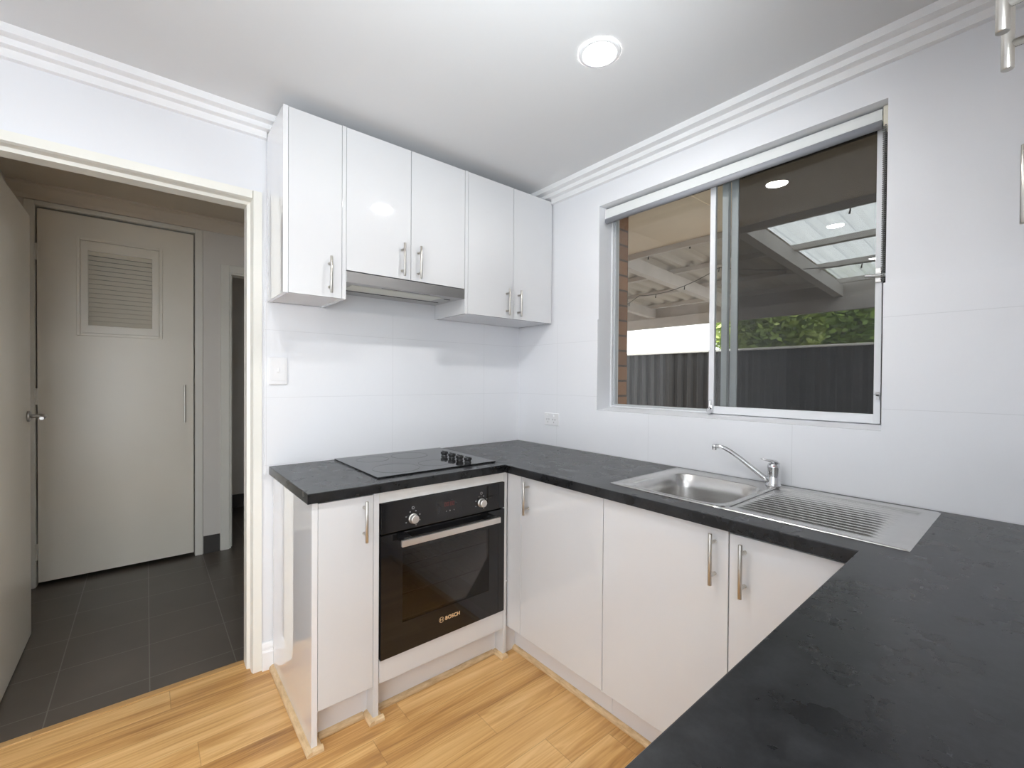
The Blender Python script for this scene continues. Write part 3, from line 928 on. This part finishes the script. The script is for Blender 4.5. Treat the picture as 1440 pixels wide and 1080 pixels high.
for z in (.43, .545):
    rk = MB()
    for k in range(3):
        yy = cy0 + .02 + k * .18
        rk.cyl((cx0 + .001, yy, z), (cx1 - .001, yy, z), .0022, 8)
    for k in range(13):
        xx = cx0 + .02 + k * (cx1 - cx0 - .04) / 12
        rk.cyl((xx, cy0 + .02, z + .003), (xx, cy1 - .03, z + .003), .0014, 6)
    obj('rack', rk, M['chrome'], on, label='wire oven shelf')
hz, hy = .668, oY - .041
hd = MB().box(-1.1265, -.654, hy - .009, hy + .004, hz - .0125, hz + .0125, bev=.002)
obj('handle', hd, M['ovenhandle'], door, label='flat satin steel bar handle')
for x in (-1.095, -.685):
    obj('handle_mount', B(x - .016, x + .016, hy + .0045, oY - .0003, hz - .008, hz + .018, bev=.003), M['blackplastic'], door)
for kx, kz in ((-1.0575, .7415), (-.7262, .7465)):
    kb = MB().lathe([(0, 0), (.0195, 0), (.0195, .004), (.0175, .006), (.0165, .020), (.0145, .022), (0, .022)], Matrix.Translation((kx, oY - .0003, kz)) @ Matrix.Rotation(PI / 2, 4, 'X'), 32, smooth=False)
    obj('dial', kb, M['ovenhandle'], on, label='silver round dial')
    for k in range(8):
        a = 2 * PI * k / 8 + .4
        if k == 5:
            continue
        x, z = kx + .032 * math.cos(a), kz + .030 * math.sin(a)
        obj('tick_mark', B(x - .0022, x + .0022, oY - .0006, oY - .0002, z - .0014, z + .0014), M['mark'], on)
    obj('ring_symbol', MB().lathe([(.0045, 0), (.0056, 0), (.0056, .0003), (.0045, .0003)], Matrix.Translation((kx, oY - .0002, kz + .042)) @ Matrix.Rotation(PI / 2, 4, 'X'), 16), M['mark'], on)
dp = obj('display_window', B(-.953, -.829, oY - .0004, oY - .0001, .725, .787), black_glass('display_glass', (.014, .014, .015), .12), on)
sg = MB()
# 88:88-like clock digits: seven-segment strokes
def digit(x, z, w, h, segs):
    t = .0022
    S = {'a': (x, x + w, z + h - t, z + h), 'd': (x, x + w, z, z + t), 'g': (x, x + w, z + h / 2 - t / 2, z + h / 2 + t / 2),
         'f': (x, x + t, z + h / 2, z + h), 'e': (x, x + t, z, z + h / 2), 'b': (x + w - t, x + w, z + h / 2, z + h), 'c': (x + w - t, x + w, z, z + h / 2)}
    for s in segs:
        q = S[s]
        sg.box(q[0], q[1], oY - .0008, oY - .0005, q[2], q[3])
for i, s in enumerate(('abcdef', 'abcdef', 'abcdefg', 'abcdef')):
    digit(-.9145 + i * .0118 + (.003 if i > 1 else 0), .7625, .0085, .0165, s)
obj('clock_digits', sg, M['display'], dp, label='red clock digits')
tm = MB()
for x, r in ((-.905, .0018), (-.888, .0026), (-.868, .0016)):
    tm.lathe([(r * .6, 0), (r, 0), (r, .0003), (r * .6, .0003)], Matrix.Translation((x, oY - .0005, .742)) @ Matrix.Rotation(PI / 2, 4, 'X'), 16)
obj('touch_symbols', tm, M['mark'], dp)
# maker's lettering and emblem on the door
def text_mesh(name, body, size, loc, mat, parent, rot):
    cu = bpy.data.curves.new('lettering', 'FONT')
    cu.body = body
    cu.size = size
    cu.extrude = .0002
    cu.offset = .0006
    cu.space_character = 1.05
    to = bpy.data.objects.new('lettering', cu)
    COL.objects.link(to)
    bpy.context.view_layer.update()
    me = bpy.data.meshes.new_from_object(to.evaluated_get(bpy.context.evaluated_depsgraph_get()))
    bpy.data.objects.remove(to)
    mt = Matrix.Translation(Vector(loc)) @ rot
    mb = MB()
    b2 = bmesh.new()
    b2.from_mesh(me)
    mb.merge(b2, mt)
    bpy.data.meshes.remove(me)
    return mb
lg = text_mesh('lettering', 'BOSCH', .0215, (-.9080, oY - .0004, .2860), M['brass'], door, Matrix.Rotation(PI / 2, 4, 'X'))
lc = Matrix.Translation((-.9255, oY - .0002, .2930)) @ Matrix.Rotation(PI / 2, 4, 'X')
lg.lathe([(.0098, 0), (.0115, 0), (.0115, .0004), (.0098, .0004)], lc, 28)
lg.box(-.9315, -.9296, oY - .0006, oY - .0002, .2875, .2985).box(-.9214, -.9195, oY - .0006, oY - .0002, .2875, .2985).box(-.9296, -.9214, oY - .0006, oY - .0002, .2922, .2938)
obj('logo', lg, M['brass'], door, label='gold BOSCH lettering with round emblem')

# ------------------------------------------------------------------ timber beads at the floor
BD = .018
def bead_poly(w, s):
    return [(w, .0003), (w + s * BD, .0003), (w + s * BD, .006), (w + s * BD * .8, .012), (w + s * BD * .45, .0165), (w, BD)]
def bead(mb, axis, a0, a1, w, s):
    mb.extrude(bead_poly(w, s), axis, a0, a1)
t4 = MB()
bead(t4, 'Y', BY - BD, -.013, -1.4342, -1)
bead(t4, 'X', -1.4342, -1.4145 + BD, BY - .0002, -1)
bead(t4, 'Y', BY, -.538, -1.4143, 1)
bead(t4, 'X', -1.4145 + BD, -1.2154 - BD, -.5382, -1)
bead(t4, 'Y', BY - BD, -.538, -1.2156, -1)
bead(t4, 'X', -1.2156, -1.1942 + BD, BY - .0002, -1)
bead(t4, 'Y', BY, -.538, -1.1940, 1)
bead(t4, 'X', -1.1942 + BD, -.593 - BD, -.5382, -1)
bead(t4, 'Y', BY - BD, -.538, -.5932, -1)
bead(t4, 'X', -.5932, -.5752, BY - .0002, -1)
struct('trim_4', t4, M['bead'], 'pale timber bead along the foot of the oven run', 'bead')
t5 = MB()
bead(t5, 'Y', -2.03, -.575, -.5002, -1)
struct('trim_5', t5, M['bead'], 'pale timber bead along the foot of the sink run', 'bead')
struct('trim_6', MB().box(DX0 + .013, DX1 - .013, .100, .132, .0002, .004, bev=.001), wood_mat('threshold_timber', False, .75), 'thin timber threshold strip between boards and hall tiles', 'threshold')

# ================================================================== SINK
sk = thing('sink', (-.27, -1.57, ZC), 'stainless steel single bowl sink with ribbed drainer under the window', 'sink')
ZS = ZC + .0035
ymid = -1.566
# bowl opening
bx0, bx1, byA, byB = -.477, -.102, -1.545, -1.188
bcx, bcy = (bx0 + bx1) / 2, (byA + byB) / 2
hx, hy_ = (bx1 - bx0) / 2, (byB - byA) / 2
def rr(theta, a, b, n=5.5):
    c, s = math.cos(theta), math.sin(theta)
    r = (abs(c / a) ** n + abs(s / b) ** n) ** (-1 / n)
    return r * c, r * s
NB = 96
bm = bmesh.new()
rx0_, rx1_, ry0_, ry1_ = SX0, SX1, ymid, SY1
ths = [2 * PI * k / NB for k in range(NB)]
def rect_hit(t):
    c, s = math.cos(t), math.sin(t)
    best = 9
    for lim, d in ((rx1_ - bcx, c), (rx0_ - bcx, c), (ry1_ - bcy, s), (ry0_ - bcy, s)):
        if abs(d) > 1e-9 and lim / d > 0:
            best = min(best, lim / d)
    return best * c, best * s
cor = [math.atan2(y - bcy, x - bcx) % (2 * PI) for x in (rx0_, rx1_) for y in (ry0_, ry1_)]
for c in cor:
    k = min(range(NB), key=lambda q: abs(ths[q] - c))
    ths[k] = c
loops = []
def ring(fn, z):
    loops.append([bm.verts.new((bcx + fn(t)[0], bcy + fn(t)[1], z(t) if callable(z) else z)) for t in ths])
ring(rect_hit, ZC + .0004)
ring(lambda t: tuple(v * .995 for v in rect_hit(t)), ZS)
def lerp_loop(f):
    def g(t):
        a = rect_hit(t)
        b = rr(t, hx, hy_)
        return a[0] * (1 - f) + b[0] * f, a[1] * (1 - f) + b[1] * f
    return g
ring(lerp_loop(.45), ZS)
ring(lerp_loop(.62), ZS - .0018)
ring(lerp_loop(.92), ZS - .0022)
ring(lambda t: rr(t, hx, hy_), ZS - .005)
for d, ins, n in ((.010, .004, 5.5), (.06, .010, 5), (.12, .014, 4.6), (.145, .020, 4.4), (.158, .034, 4.0), (.163, .060, 3.4)):
    ring(lambda t, ins=ins, n=n: rr(t, hx - ins, hy_ - ins, n), ZS - d)
ring(lambda t: (.045 * math.cos(t), .045 * math.sin(t)), ZS - .167)
ring(lambda t: (.036 * math.cos(t), .036 * math.sin(t)), ZS - .171)
for a, c in zip(loops, loops[1:]):
    for k in range(NB):
        j = (k + 1) % NB
        f = bm.faces.new((a[k], a[j], c[j], c[k]))
        f.smooth = True
bm.faces.new(loops[-1])
mb = MB()
mb.bm.free()
mb.bm = bm
obj('bowl', mb, M['sinksteel'], sk)
obj('waste', MB().lathe([(0, 0), (.030, 0), (.033, .002), (.033, .004), (.028, .003), (0, .003)], Matrix.Translation((bcx, bcy, ZS - .1708)), 28), M['chrome'], sk)
obj('overflow', MB().lathe([(0, 0), (.006, 0), (.006, .001), (0, .001)], Matrix.Translation((bx0 + .006, byB - .02, ZS - .03)) @ Matrix.Rotation(PI / 2, 4, 'Y'), 14), M['darkgap'], sk)
# ribbed drainer as a height field
bm = bmesh.new()
nx, ny = 196, 60
dx0, dx1, dy0, dy1 = SX0, SX1, SY0, ymid
px0, px1, py0, py1 = dx0 + .040, dx1 - .052, dy0 + .045, dy1 - .004
def sst(a, b, x):
    t = max(0, min(1, (x - a) / (b - a)))
    return t * t * (3 - 2 * t)
def hgt(x, y):
    z = ZS
    inn = sst(px0 - .012, px0, x) * (1 - sst(px1, px1 + .012, x)) * sst(py0 - .014, py0, y)
    z -= .0045 * inn
    rib = sst(py0 + .012, py0 + .045, y) * (1 - sst(py1 - .030, py1, y))
    rib *= sst(px0 + .004, px0 + .012, x) * (1 - sst(px1 - .012, px1 - .004, x))
    z += inn * rib * .0034 * (.5 + .5 * math.cos(2 * PI * (x - px0) / ((px1 - px0) / 14))) ** 1.1
    return z
xs = [dx0 + (dx1 - dx0) * i / nx for i in range(nx + 1)]
ys = [dy0 + (dy1 - dy0) * j / ny for j in range(ny + 1)]
G = []
for x in xs:
    row = []
    for y in ys:
        e = min(x - dx0, dx1 - x, y - dy0)
        row.append(bm.verts.new((x, y, ZC + .0004 if e < 1e-6 else hgt(x, y))))
    G.append(row)
for i in range(nx):
    for j in range(ny):
        f = bm.faces.new((G[i][j], G[i + 1][j], G[i + 1][j + 1], G[i][j + 1]))
        f.smooth = True
mb = MB()
mb.bm.free()
mb.bm = bm
obj('drainer', mb, M['sinksteel'], sk, label='ribbed steel draining board')

# ------------------------------------------------------------------ tap
tp = thing('tap', (-.062, -1.548, ZS), 'chrome single lever mixer tap behind the sink bowl', 'tap')
tx, ty = -.064, -1.548
obj('body', MB().lathe([(0, 0), (.026, 0), (.026, .003), (.0235, .006), (.0215, .012), (.0215, .026), (.0205, .030), (.0205, .064), (.0215, .066), (.0215, .072), (.0205, .075), (.018, .082), (0, .084)],
    Matrix.Translation((tx, ty, ZS + .0003)), 36), M['chrome'], tp)
sp_pts = [(tx - .010, ty + .010, .922), (tx - .012, ty + .030, .932), (tx - .018, ty + .070, .962), (tx - .024, ty + .110, .992), (tx - .029, ty + .145, 1.015), (tx - .032, ty + .170, 1.027), (tx - .0345, ty + .190, 1.030), (tx - .036, ty + .202, 1.029)]
obj('spout', MB().tube(sp_pts, [.0105, .0100, .0092, .0086, .0082, .0080, .0080, .0082], 18), M['chrome'], tp, label='long angled chrome spout')
ep = Vector(sp_pts[-1])
obj('aerator', MB().lathe([(0, .0095), (.0060, .0093), (.0088, .0075), (.0098, .003), (.0098, -.006), (.0092, -.0065), (.0092, -.0125), (.0070, -.0130), (0, -.0125)], Matrix.Translation(ep + Vector((-.0005, .004, -.0005))), 24), M['chrome'], tp)
lvp = [(tx + .016, ty - .006, .9855), (tx + .005, ty, .9920), (tx - .006, ty + .008, .9960), (tx - .018, ty + .020, .9985), (tx - .030, ty + .032, 1.003)]
obj('lever', MB().tube(lvp, [.015, .020, .0165, .0085, .005], 18, flat=.42), M['chrome'], tp, label='short chrome lever on top')
vdir = (Vector((-1.8711, -2.1963, 0)) - Vector((tx, ty, 0))).normalized()
dotp = Vector((tx, ty, .977)) + vdir * .0195
obj('indicator', MB().lathe([(0, 0), (.0035, 0), (.0035, .0016), (0, .002)], Matrix.Translation(dotp) @ vdir.to_track_quat('Z', 'Y').to_matrix().to_4x4(), 14), M['red'], tp, label='small red temperature dot')

# ------------------------------------------------------------------ switch, power outlet
sw = thing('light_switch', (-1.416, 0, 1.324), 'white light switch plate on tiles beside the door frame', 'switch')
obj('plate', MB().box(-1.4537, -1.3788, -.0075, -.0004, 1.2630, 1.3850, bev=.0025), M['plastic'], sw)
obj('surround', MB().box(-1.4465, -1.3860, -.0092, -.0077, 1.2790, 1.3780, bev=.001), M['plastic'], sw)
obj('rocker', MB().box(-1.4215, -1.4110, -.0135, -.0094, 1.319, 1.337, bev=.0015), M['plastic'], sw)
po = thing('power_outlet', (0, -.313, 1.058), 'white double power outlet on tiles right of the corner', 'power outlet')
obj('plate', MB().box(-.0080, -.0004, -.3725, -.2545, 1.0225, 1.0945, bev=.0025), M['plastic'], po)
for yy in (-.281, -.331):
    obj('rocker', MB().box(-.0125, -.0082, yy - .006, yy + .006, 1.073, 1.086, bev=.0015), M['plastic'], po)
for yy in (-.2845, -.3345):
    obj('socket_holes', MB().box(-.0086, -.0082, yy - .0105, yy - .0075, 1.052, 1.062).box(-.0086, -.0082, yy + .0075, yy + .0105, 1.052, 1.062).box(-.0086, -.0082, yy - .0014, yy + .0014, 1.036, 1.045), simple('socket_shadow', (.2, .2, .2), .6), po, label='three dark pin slots')

# ------------------------------------------------------------------ downlights
def downlight(x, y, label):
    d = thing('downlight', (x, y, CEIL), label, 'ceiling light', 'recessed ceiling downlights')
    obj('trim_ring', MB().lathe([(.053, -.0005), (.053, -.004), (.057, -.0075), (.066, -.0060), (.0715, -.0025), (.0720, -.0004)], Matrix.Translation((x, y, CEIL)), 48), M['plastic'], d)
    obj('diffuser', MB().lathe([(0, -.0030), (.0535, -.0030), (.0535, -.0008), (0, -.0008)], Matrix.Translation((x, y, CEIL)), 48), M['lamp'], d, label='glowing round diffuser')
downlight(-.6745, -1.2065, 'glowing round recessed downlight in the kitchen ceiling')
downlight(-1.728, -1.217, 'recessed downlight overhead, seen only reflected in the window glass')
downlight(-3.0, -1.2, 'recessed downlight added for light over the room to the left, outside the picture')  # this lamp and the next are added, out of view
downlight(-3.0, -3.2, 'recessed downlight added for light far behind the camera, unseen')

# ================================================================== OUTSIDE
GZ = -.12
struct('wall_outside', MB().box(.1705, .28, -1.862, -.641, GZ, 1.115).box(.1705, .28, -.641, 4.5, GZ, 2.36).box(.1705, .28, -5.2, -1.862, GZ, 2.36)
       .box(.1705, .28, -1.862, -.641, 2.24, 2.36), M['brick'], 'brown brick outer wall seen at the edge of the window', 'wall')
struct('ground', B(.28, 14, -9, 9, GZ - .1, GZ), M['ground'], 'grey paved yard behind the house', 'ground')
sf = MB().box(.281, .96, -5, 4.4, 2.245, 2.255)
for y in (-2.2, -1.0, .2, 1.4):
    sf.box(.281, .955, y - .02, y + .02, 2.241, 2.245)
struct('trim_7', sf, M['soffit'], 'beige eave soffit outside the window', 'eave')
struct('trim_8', MB().box(.962, .985, -5, 4.4, 2.205, 2.40, bev=.003).box(.99, 1.09, -5, 4.4, 2.24, 2.25).box(1.08, 1.09, -5, 4.4, 2.25, 2.33), M['pergola'], 'painted fascia board along the eave', 'fascia')
struct('roof', MB().box(-5, .961, -5.5, 4.4, 2.56, 2.62), simple('roof_cover', (.3, .2, .17), .8), 'house roof over the eave, out of sight, added to block the sun', 'roof')  # unseen slab, put in to keep the sun out of the rooms

pg = thing('pergola', (2.2, 0, GZ), 'pale patio roof with rafters and corrugated sheets outside the window', 'patio roof')
def rz(x):
    return 2.415 - .068 * (x - 1.0)
PX0, PX1 = 1.0, 3.25
SL = -.068
def slope_beam(y0, y1, d0, d1, x0=PX0, x1=PX1):
    mb = MB()
    b2 = bmesh.new()
    vs = [b2.verts.new((x, y, rz(x) + d)) for x in (x0, x1) for y in (y0, y1) for d in (d0, d1)]
    for q in ((0, 1, 3, 2), (4, 5, 7, 6), (0, 1, 5, 4), (2, 3, 7, 6), (0, 2, 6, 4), (1, 3, 7, 5)):
        b2.faces.new([vs[i] for i in q])
    bmesh.ops.recalc_face_normals(b2, faces=list(b2.faces))
    mb.merge(b2)
    return mb
for y in (2.05, 1.07, .07, -.93, -1.93, -2.93):
    obj('rafter', slope_beam(y - .025, y + .045, -.165, -.055), M['pergola'], pg)
for x in (1.35, 1.95, 2.55, 3.12):
    obj('purlin', MB().box(x - .025, x + .025, -4.5, 4.2, rz(x) - .060, rz(x) - .019), M['pergola'], pg)
obj('gutter_beam', MB().box(3.16, 3.215, -4.5, 4.2, 1.965, 2.09, bev=.003).box(3.22, 3.34, -4.5, 4.2, 2.09, 2.225, bev=.004), M['pergola'], pg)
for y in (3.0, -2.4):
    obj('post', B(3.14, 3.23, y - .045, y + .045, GZ, 1.965), M['pergola'], pg)
def corrugated(y0, y1, pitch, amp, mat, label=None, thick=.002):
    bm = bmesh.new()
    n = max(8, int((y1 - y0) / pitch * 8))
    rows = []
    for k in range(n + 1):
        y = y0 + (y1 - y0) * k / n
        s = math.sin(2 * PI * y / pitch)
        h = amp * max(-1, min(1, 1.8 * s))
        rows.append([bm.verts.new((x, y, rz(x) + h)) for x in (PX0 - .03, PX1 + .08)])
    for a, c in zip(rows, rows[1:]):
        bm.faces.new((a[0], a[1], c[1], c[0]))
    mb = MB()
    mb.bm.free()
    mb.bm = bm
    return obj('roof_sheet', mb, mat, pg, label=label)
corrugated(-.90, 4.2, .19, .017, M['sheet'])
corrugated(-4.5, -1.76, .19, .017, M['sheet'])
corrugated(-1.75, -.905, .19, .017, M['clear'], 'translucent skylight sheet')

# party-light wires hooked under the roof
sl = MB()
def wire(pts, nb_):
    P = [Vector(p) for p in pts]
    seg = []
    for a, b in zip(P, P[1:]):
        for k in range(8):
            t = k / 8
            q = a.lerp(b, t)
            q.z -= .06 * 4 * t * (1 - t)
            seg.append(q)
    seg.append(P[-1])
    sl.tube(seg, .0028, 6)
    for k in range(1, len(seg) - 1, 3):
        q = seg[k]
        sl.tube([q, q + Vector((.004, .008, -.035))], [.0025, .006], 6)
wire([(1.10, 3.0, 2.315), (1.10, 1.6, 2.32), (1.10, .1, 2.315), (1.10, -.8, 2.31), (1.10, -2.2, 2.31)], 3)
wire([(3.05, 2.2, 2.10), (2.2, .6, 2.20), (1.9, -.4, 2.26), (2.4, -1.6, 2.22), (3.0, -2.4, 2.13)], 3)
tag(obj('string_lights', sl, M['wire']), 'thin dark party-light wire strung under the patio roof', 'string lights')

# steel fence
fc = thing('fence', (4.2, 0, GZ), 'charcoal corrugated steel fence with a pale top rail', 'fence')
FXp = 4.2
bm = bmesh.new()
rows = []
y = -5.0
prof = [(0, 0), (.05, 0), (.075, .028), (.125, .028), (.15, 0)]
while y < 5.5:
    for dy, dxx in prof[:-1]:
        rows.append([bm.verts.new((FXp - dxx, y + dy, zz)) for zz in (GZ, 1.695)])
    y += .15
for a, c in zip(rows, rows[1:]):
    bm.faces.new((a[0], a[1], c[1], c[0]))
mb = MB()
mb.bm.free()
mb.bm = bm
obj('fence_sheet', mb, M['fence'], fc)
obj('top_rail', B(FXp - .045, FXp + .02, -5, 5.5, 1.695, 1.722, bev=.004), M['fencecap'], fc, label='pale top rail')
for y in (-4.4, -2.0, .4, 2.8, 5.2):
    obj('post', B(FXp - .04, FXp - .029, y - .025, y + .025, GZ, 1.694), M['fence'], fc)

# trees beyond the fence
def tree(x, y, h, r, n, mat, label):
    t = thing('tree', (x, y, GZ), label, 'tree', 'trees beyond the fence')
    obj('trunk', MB().tube([(x, y, GZ), (x + .05, y - .04, h * .35), (x, y + .05, h * .7)], [.11, .08, .04], 10), M['bark'], t)
    bm = bmesh.new()
    for k in range(n):
        u, v = random.random() * 2 * PI, random.uniform(-1, 1)
        rad = r * random.random() ** .4
        s = math.sqrt(1 - v * v)
        c = Vector((x + rad * s * math.cos(u), y + rad * s * math.sin(u), h * .60 + rad * v))
        a = Vector((random.gauss(0, 1), random.gauss(0, 1), random.gauss(0, .6))).normalized()
        b = a.cross(Vector((random.gauss(0, 1), random.gauss(0, 1), random.gauss(0, 1)))).normalized()
        w, l = random.uniform(.022, .04), random.uniform(.05, .085)
        bm.faces.new([bm.verts.new(c + a * l), bm.verts.new(c + b * w), bm.verts.new(c - a * l), bm.verts.new(c - b * w)])
    mb = MB()
    mb.bm.free()
    mb.bm = bm
    obj('crown', mb, mat, t)
tree(5.6, .62, 3.4, .74, 6500, M['leafb'], 'yellow green leafy tree above the fence, nearer the window stile')
tree(7.75, .15, 3.9, 1.08, 12000, M['leafa'], 'mid green leafy tree above the fence, nearer the right window edge')

# ================================================================== LIGHT
w = bpy.data.worlds.new('World')
SC.world = w
w.use_nodes = True
nt = w.node_tree
bg = nt.nodes['Background']
sky = nt.nodes.new('ShaderNodeTexSky')
sky.sky_type = 'HOSEK_WILKIE'
sky.turbidity = 6
sky.ground_albedo = .4
sky.sun_direction = Vector((-.12, .5, .85)).normalized()
mixn = nt.nodes.new('ShaderNodeMix')
mixn.data_type = 'RGBA'
mixn.inputs[0].default_value = .75
nt.links.new(sky.outputs[0], mixn.inputs[6])
mixn.inputs[7].default_value = (.98, .99, 1.0, 1)
nt.links.new(mixn.outputs[2], bg.inputs['Color'])
bg.inputs['Strength'].default_value = 4.0

def light(name, typ, loc, energy, col, rot=(0, 0, 0), **kw):
    l = bpy.data.lights.new(name, typ)
    l.energy = energy
    l.color = col
    for k, v in kw.items():
        setattr(l, k, v)
    o = bpy.data.objects.new(name, l)
    o.location = loc
    o.rotation_euler = rot
    COL.objects.link(o)
    return o
sun = light('sun', 'SUN', (0, 0, 8), 5.0, (1, .95, .86), angle=.01)
sun.rotation_euler = Vector((.12, -.5, -.85)).to_track_quat('-Z', 'Y').to_euler()
# area fills added at the invented openings behind and left of the camera
FILL_COL = (.88, .955, 1)
light('opening_fill', 'AREA', (-2.8, -5.08, 1.1), 26, FILL_COL, (PI / 2, 0, 0), shape='RECTANGLE', size=1.3, size_y=2.0)
light('opening_fill', 'AREA', (-4.68, -3.45, 1.2), 12, FILL_COL, (0, -PI / 2, 0), shape='RECTANGLE', size=1.9, size_y=2.2)
# two unseen area fills added to brighten the room off the ceiling
fl_ = light('bounce_fill', 'AREA', (-1.85, -2.38, 1.45), 14, FILL_COL, shape='DISK', size=.25, spread=math.radians(95))
fl_.rotation_euler = Vector((.5, .5, .96)).to_track_quat('-Z', 'Y').to_euler()
fl_ = light('bounce_fill', 'AREA', (-2.5, -2.9, 1.5), 24, FILL_COL, shape='DISK', size=.3, spread=math.radians(110))
fl_.rotation_euler = Vector((-.2, -.2, .96)).to_track_quat('-Z', 'Y').to_euler()

# ================================================================== CAMERA
yaw, pitch, roll = (math.radians(a) for a in (39.5838, -.5792, .3969))
cam = bpy.data.cameras.new('camera')
cam.sensor_width = 36
cam.lens = 622.5567 / 1440 * 36
cam.clip_start = .01
co = bpy.data.objects.new('camera', cam)
COL.objects.link(co)
fw = Vector((math.sin(yaw) * math.cos(pitch), math.cos(yaw) * math.cos(pitch), math.sin(pitch)))
r0 = Vector((math.cos(yaw), -math.sin(yaw), 0))
u0 = r0.cross(fw)
r1 = r0 * math.cos(roll) + u0 * math.sin(roll)
u1 = u0 * math.cos(roll) - r0 * math.sin(roll)
mw = Matrix((r1, u1, -fw)).transposed().to_4x4()
mw.translation = (-1.8711, -2.1963, 1.2932)
co.matrix_world = mw
SC.camera = co

SC.view_settings.view_transform = 'Standard'
SC.view_settings.look = 'None'
SC.view_settings.gamma = 1
SC.view_settings.use_curve_mapping = False
SC.view_settings.exposure = .29
SC.cycles.max_bounces = 10
SC.cycles.diffuse_bounces = 6
SC.cycles.glossy_bounces = 6
SC.cycles.transparent_max_bounces = 16
SC.cycles.sample_clamp_indirect = 6
SC.cycles.caustics_reflective = False
SC.cycles.use_denoising = True
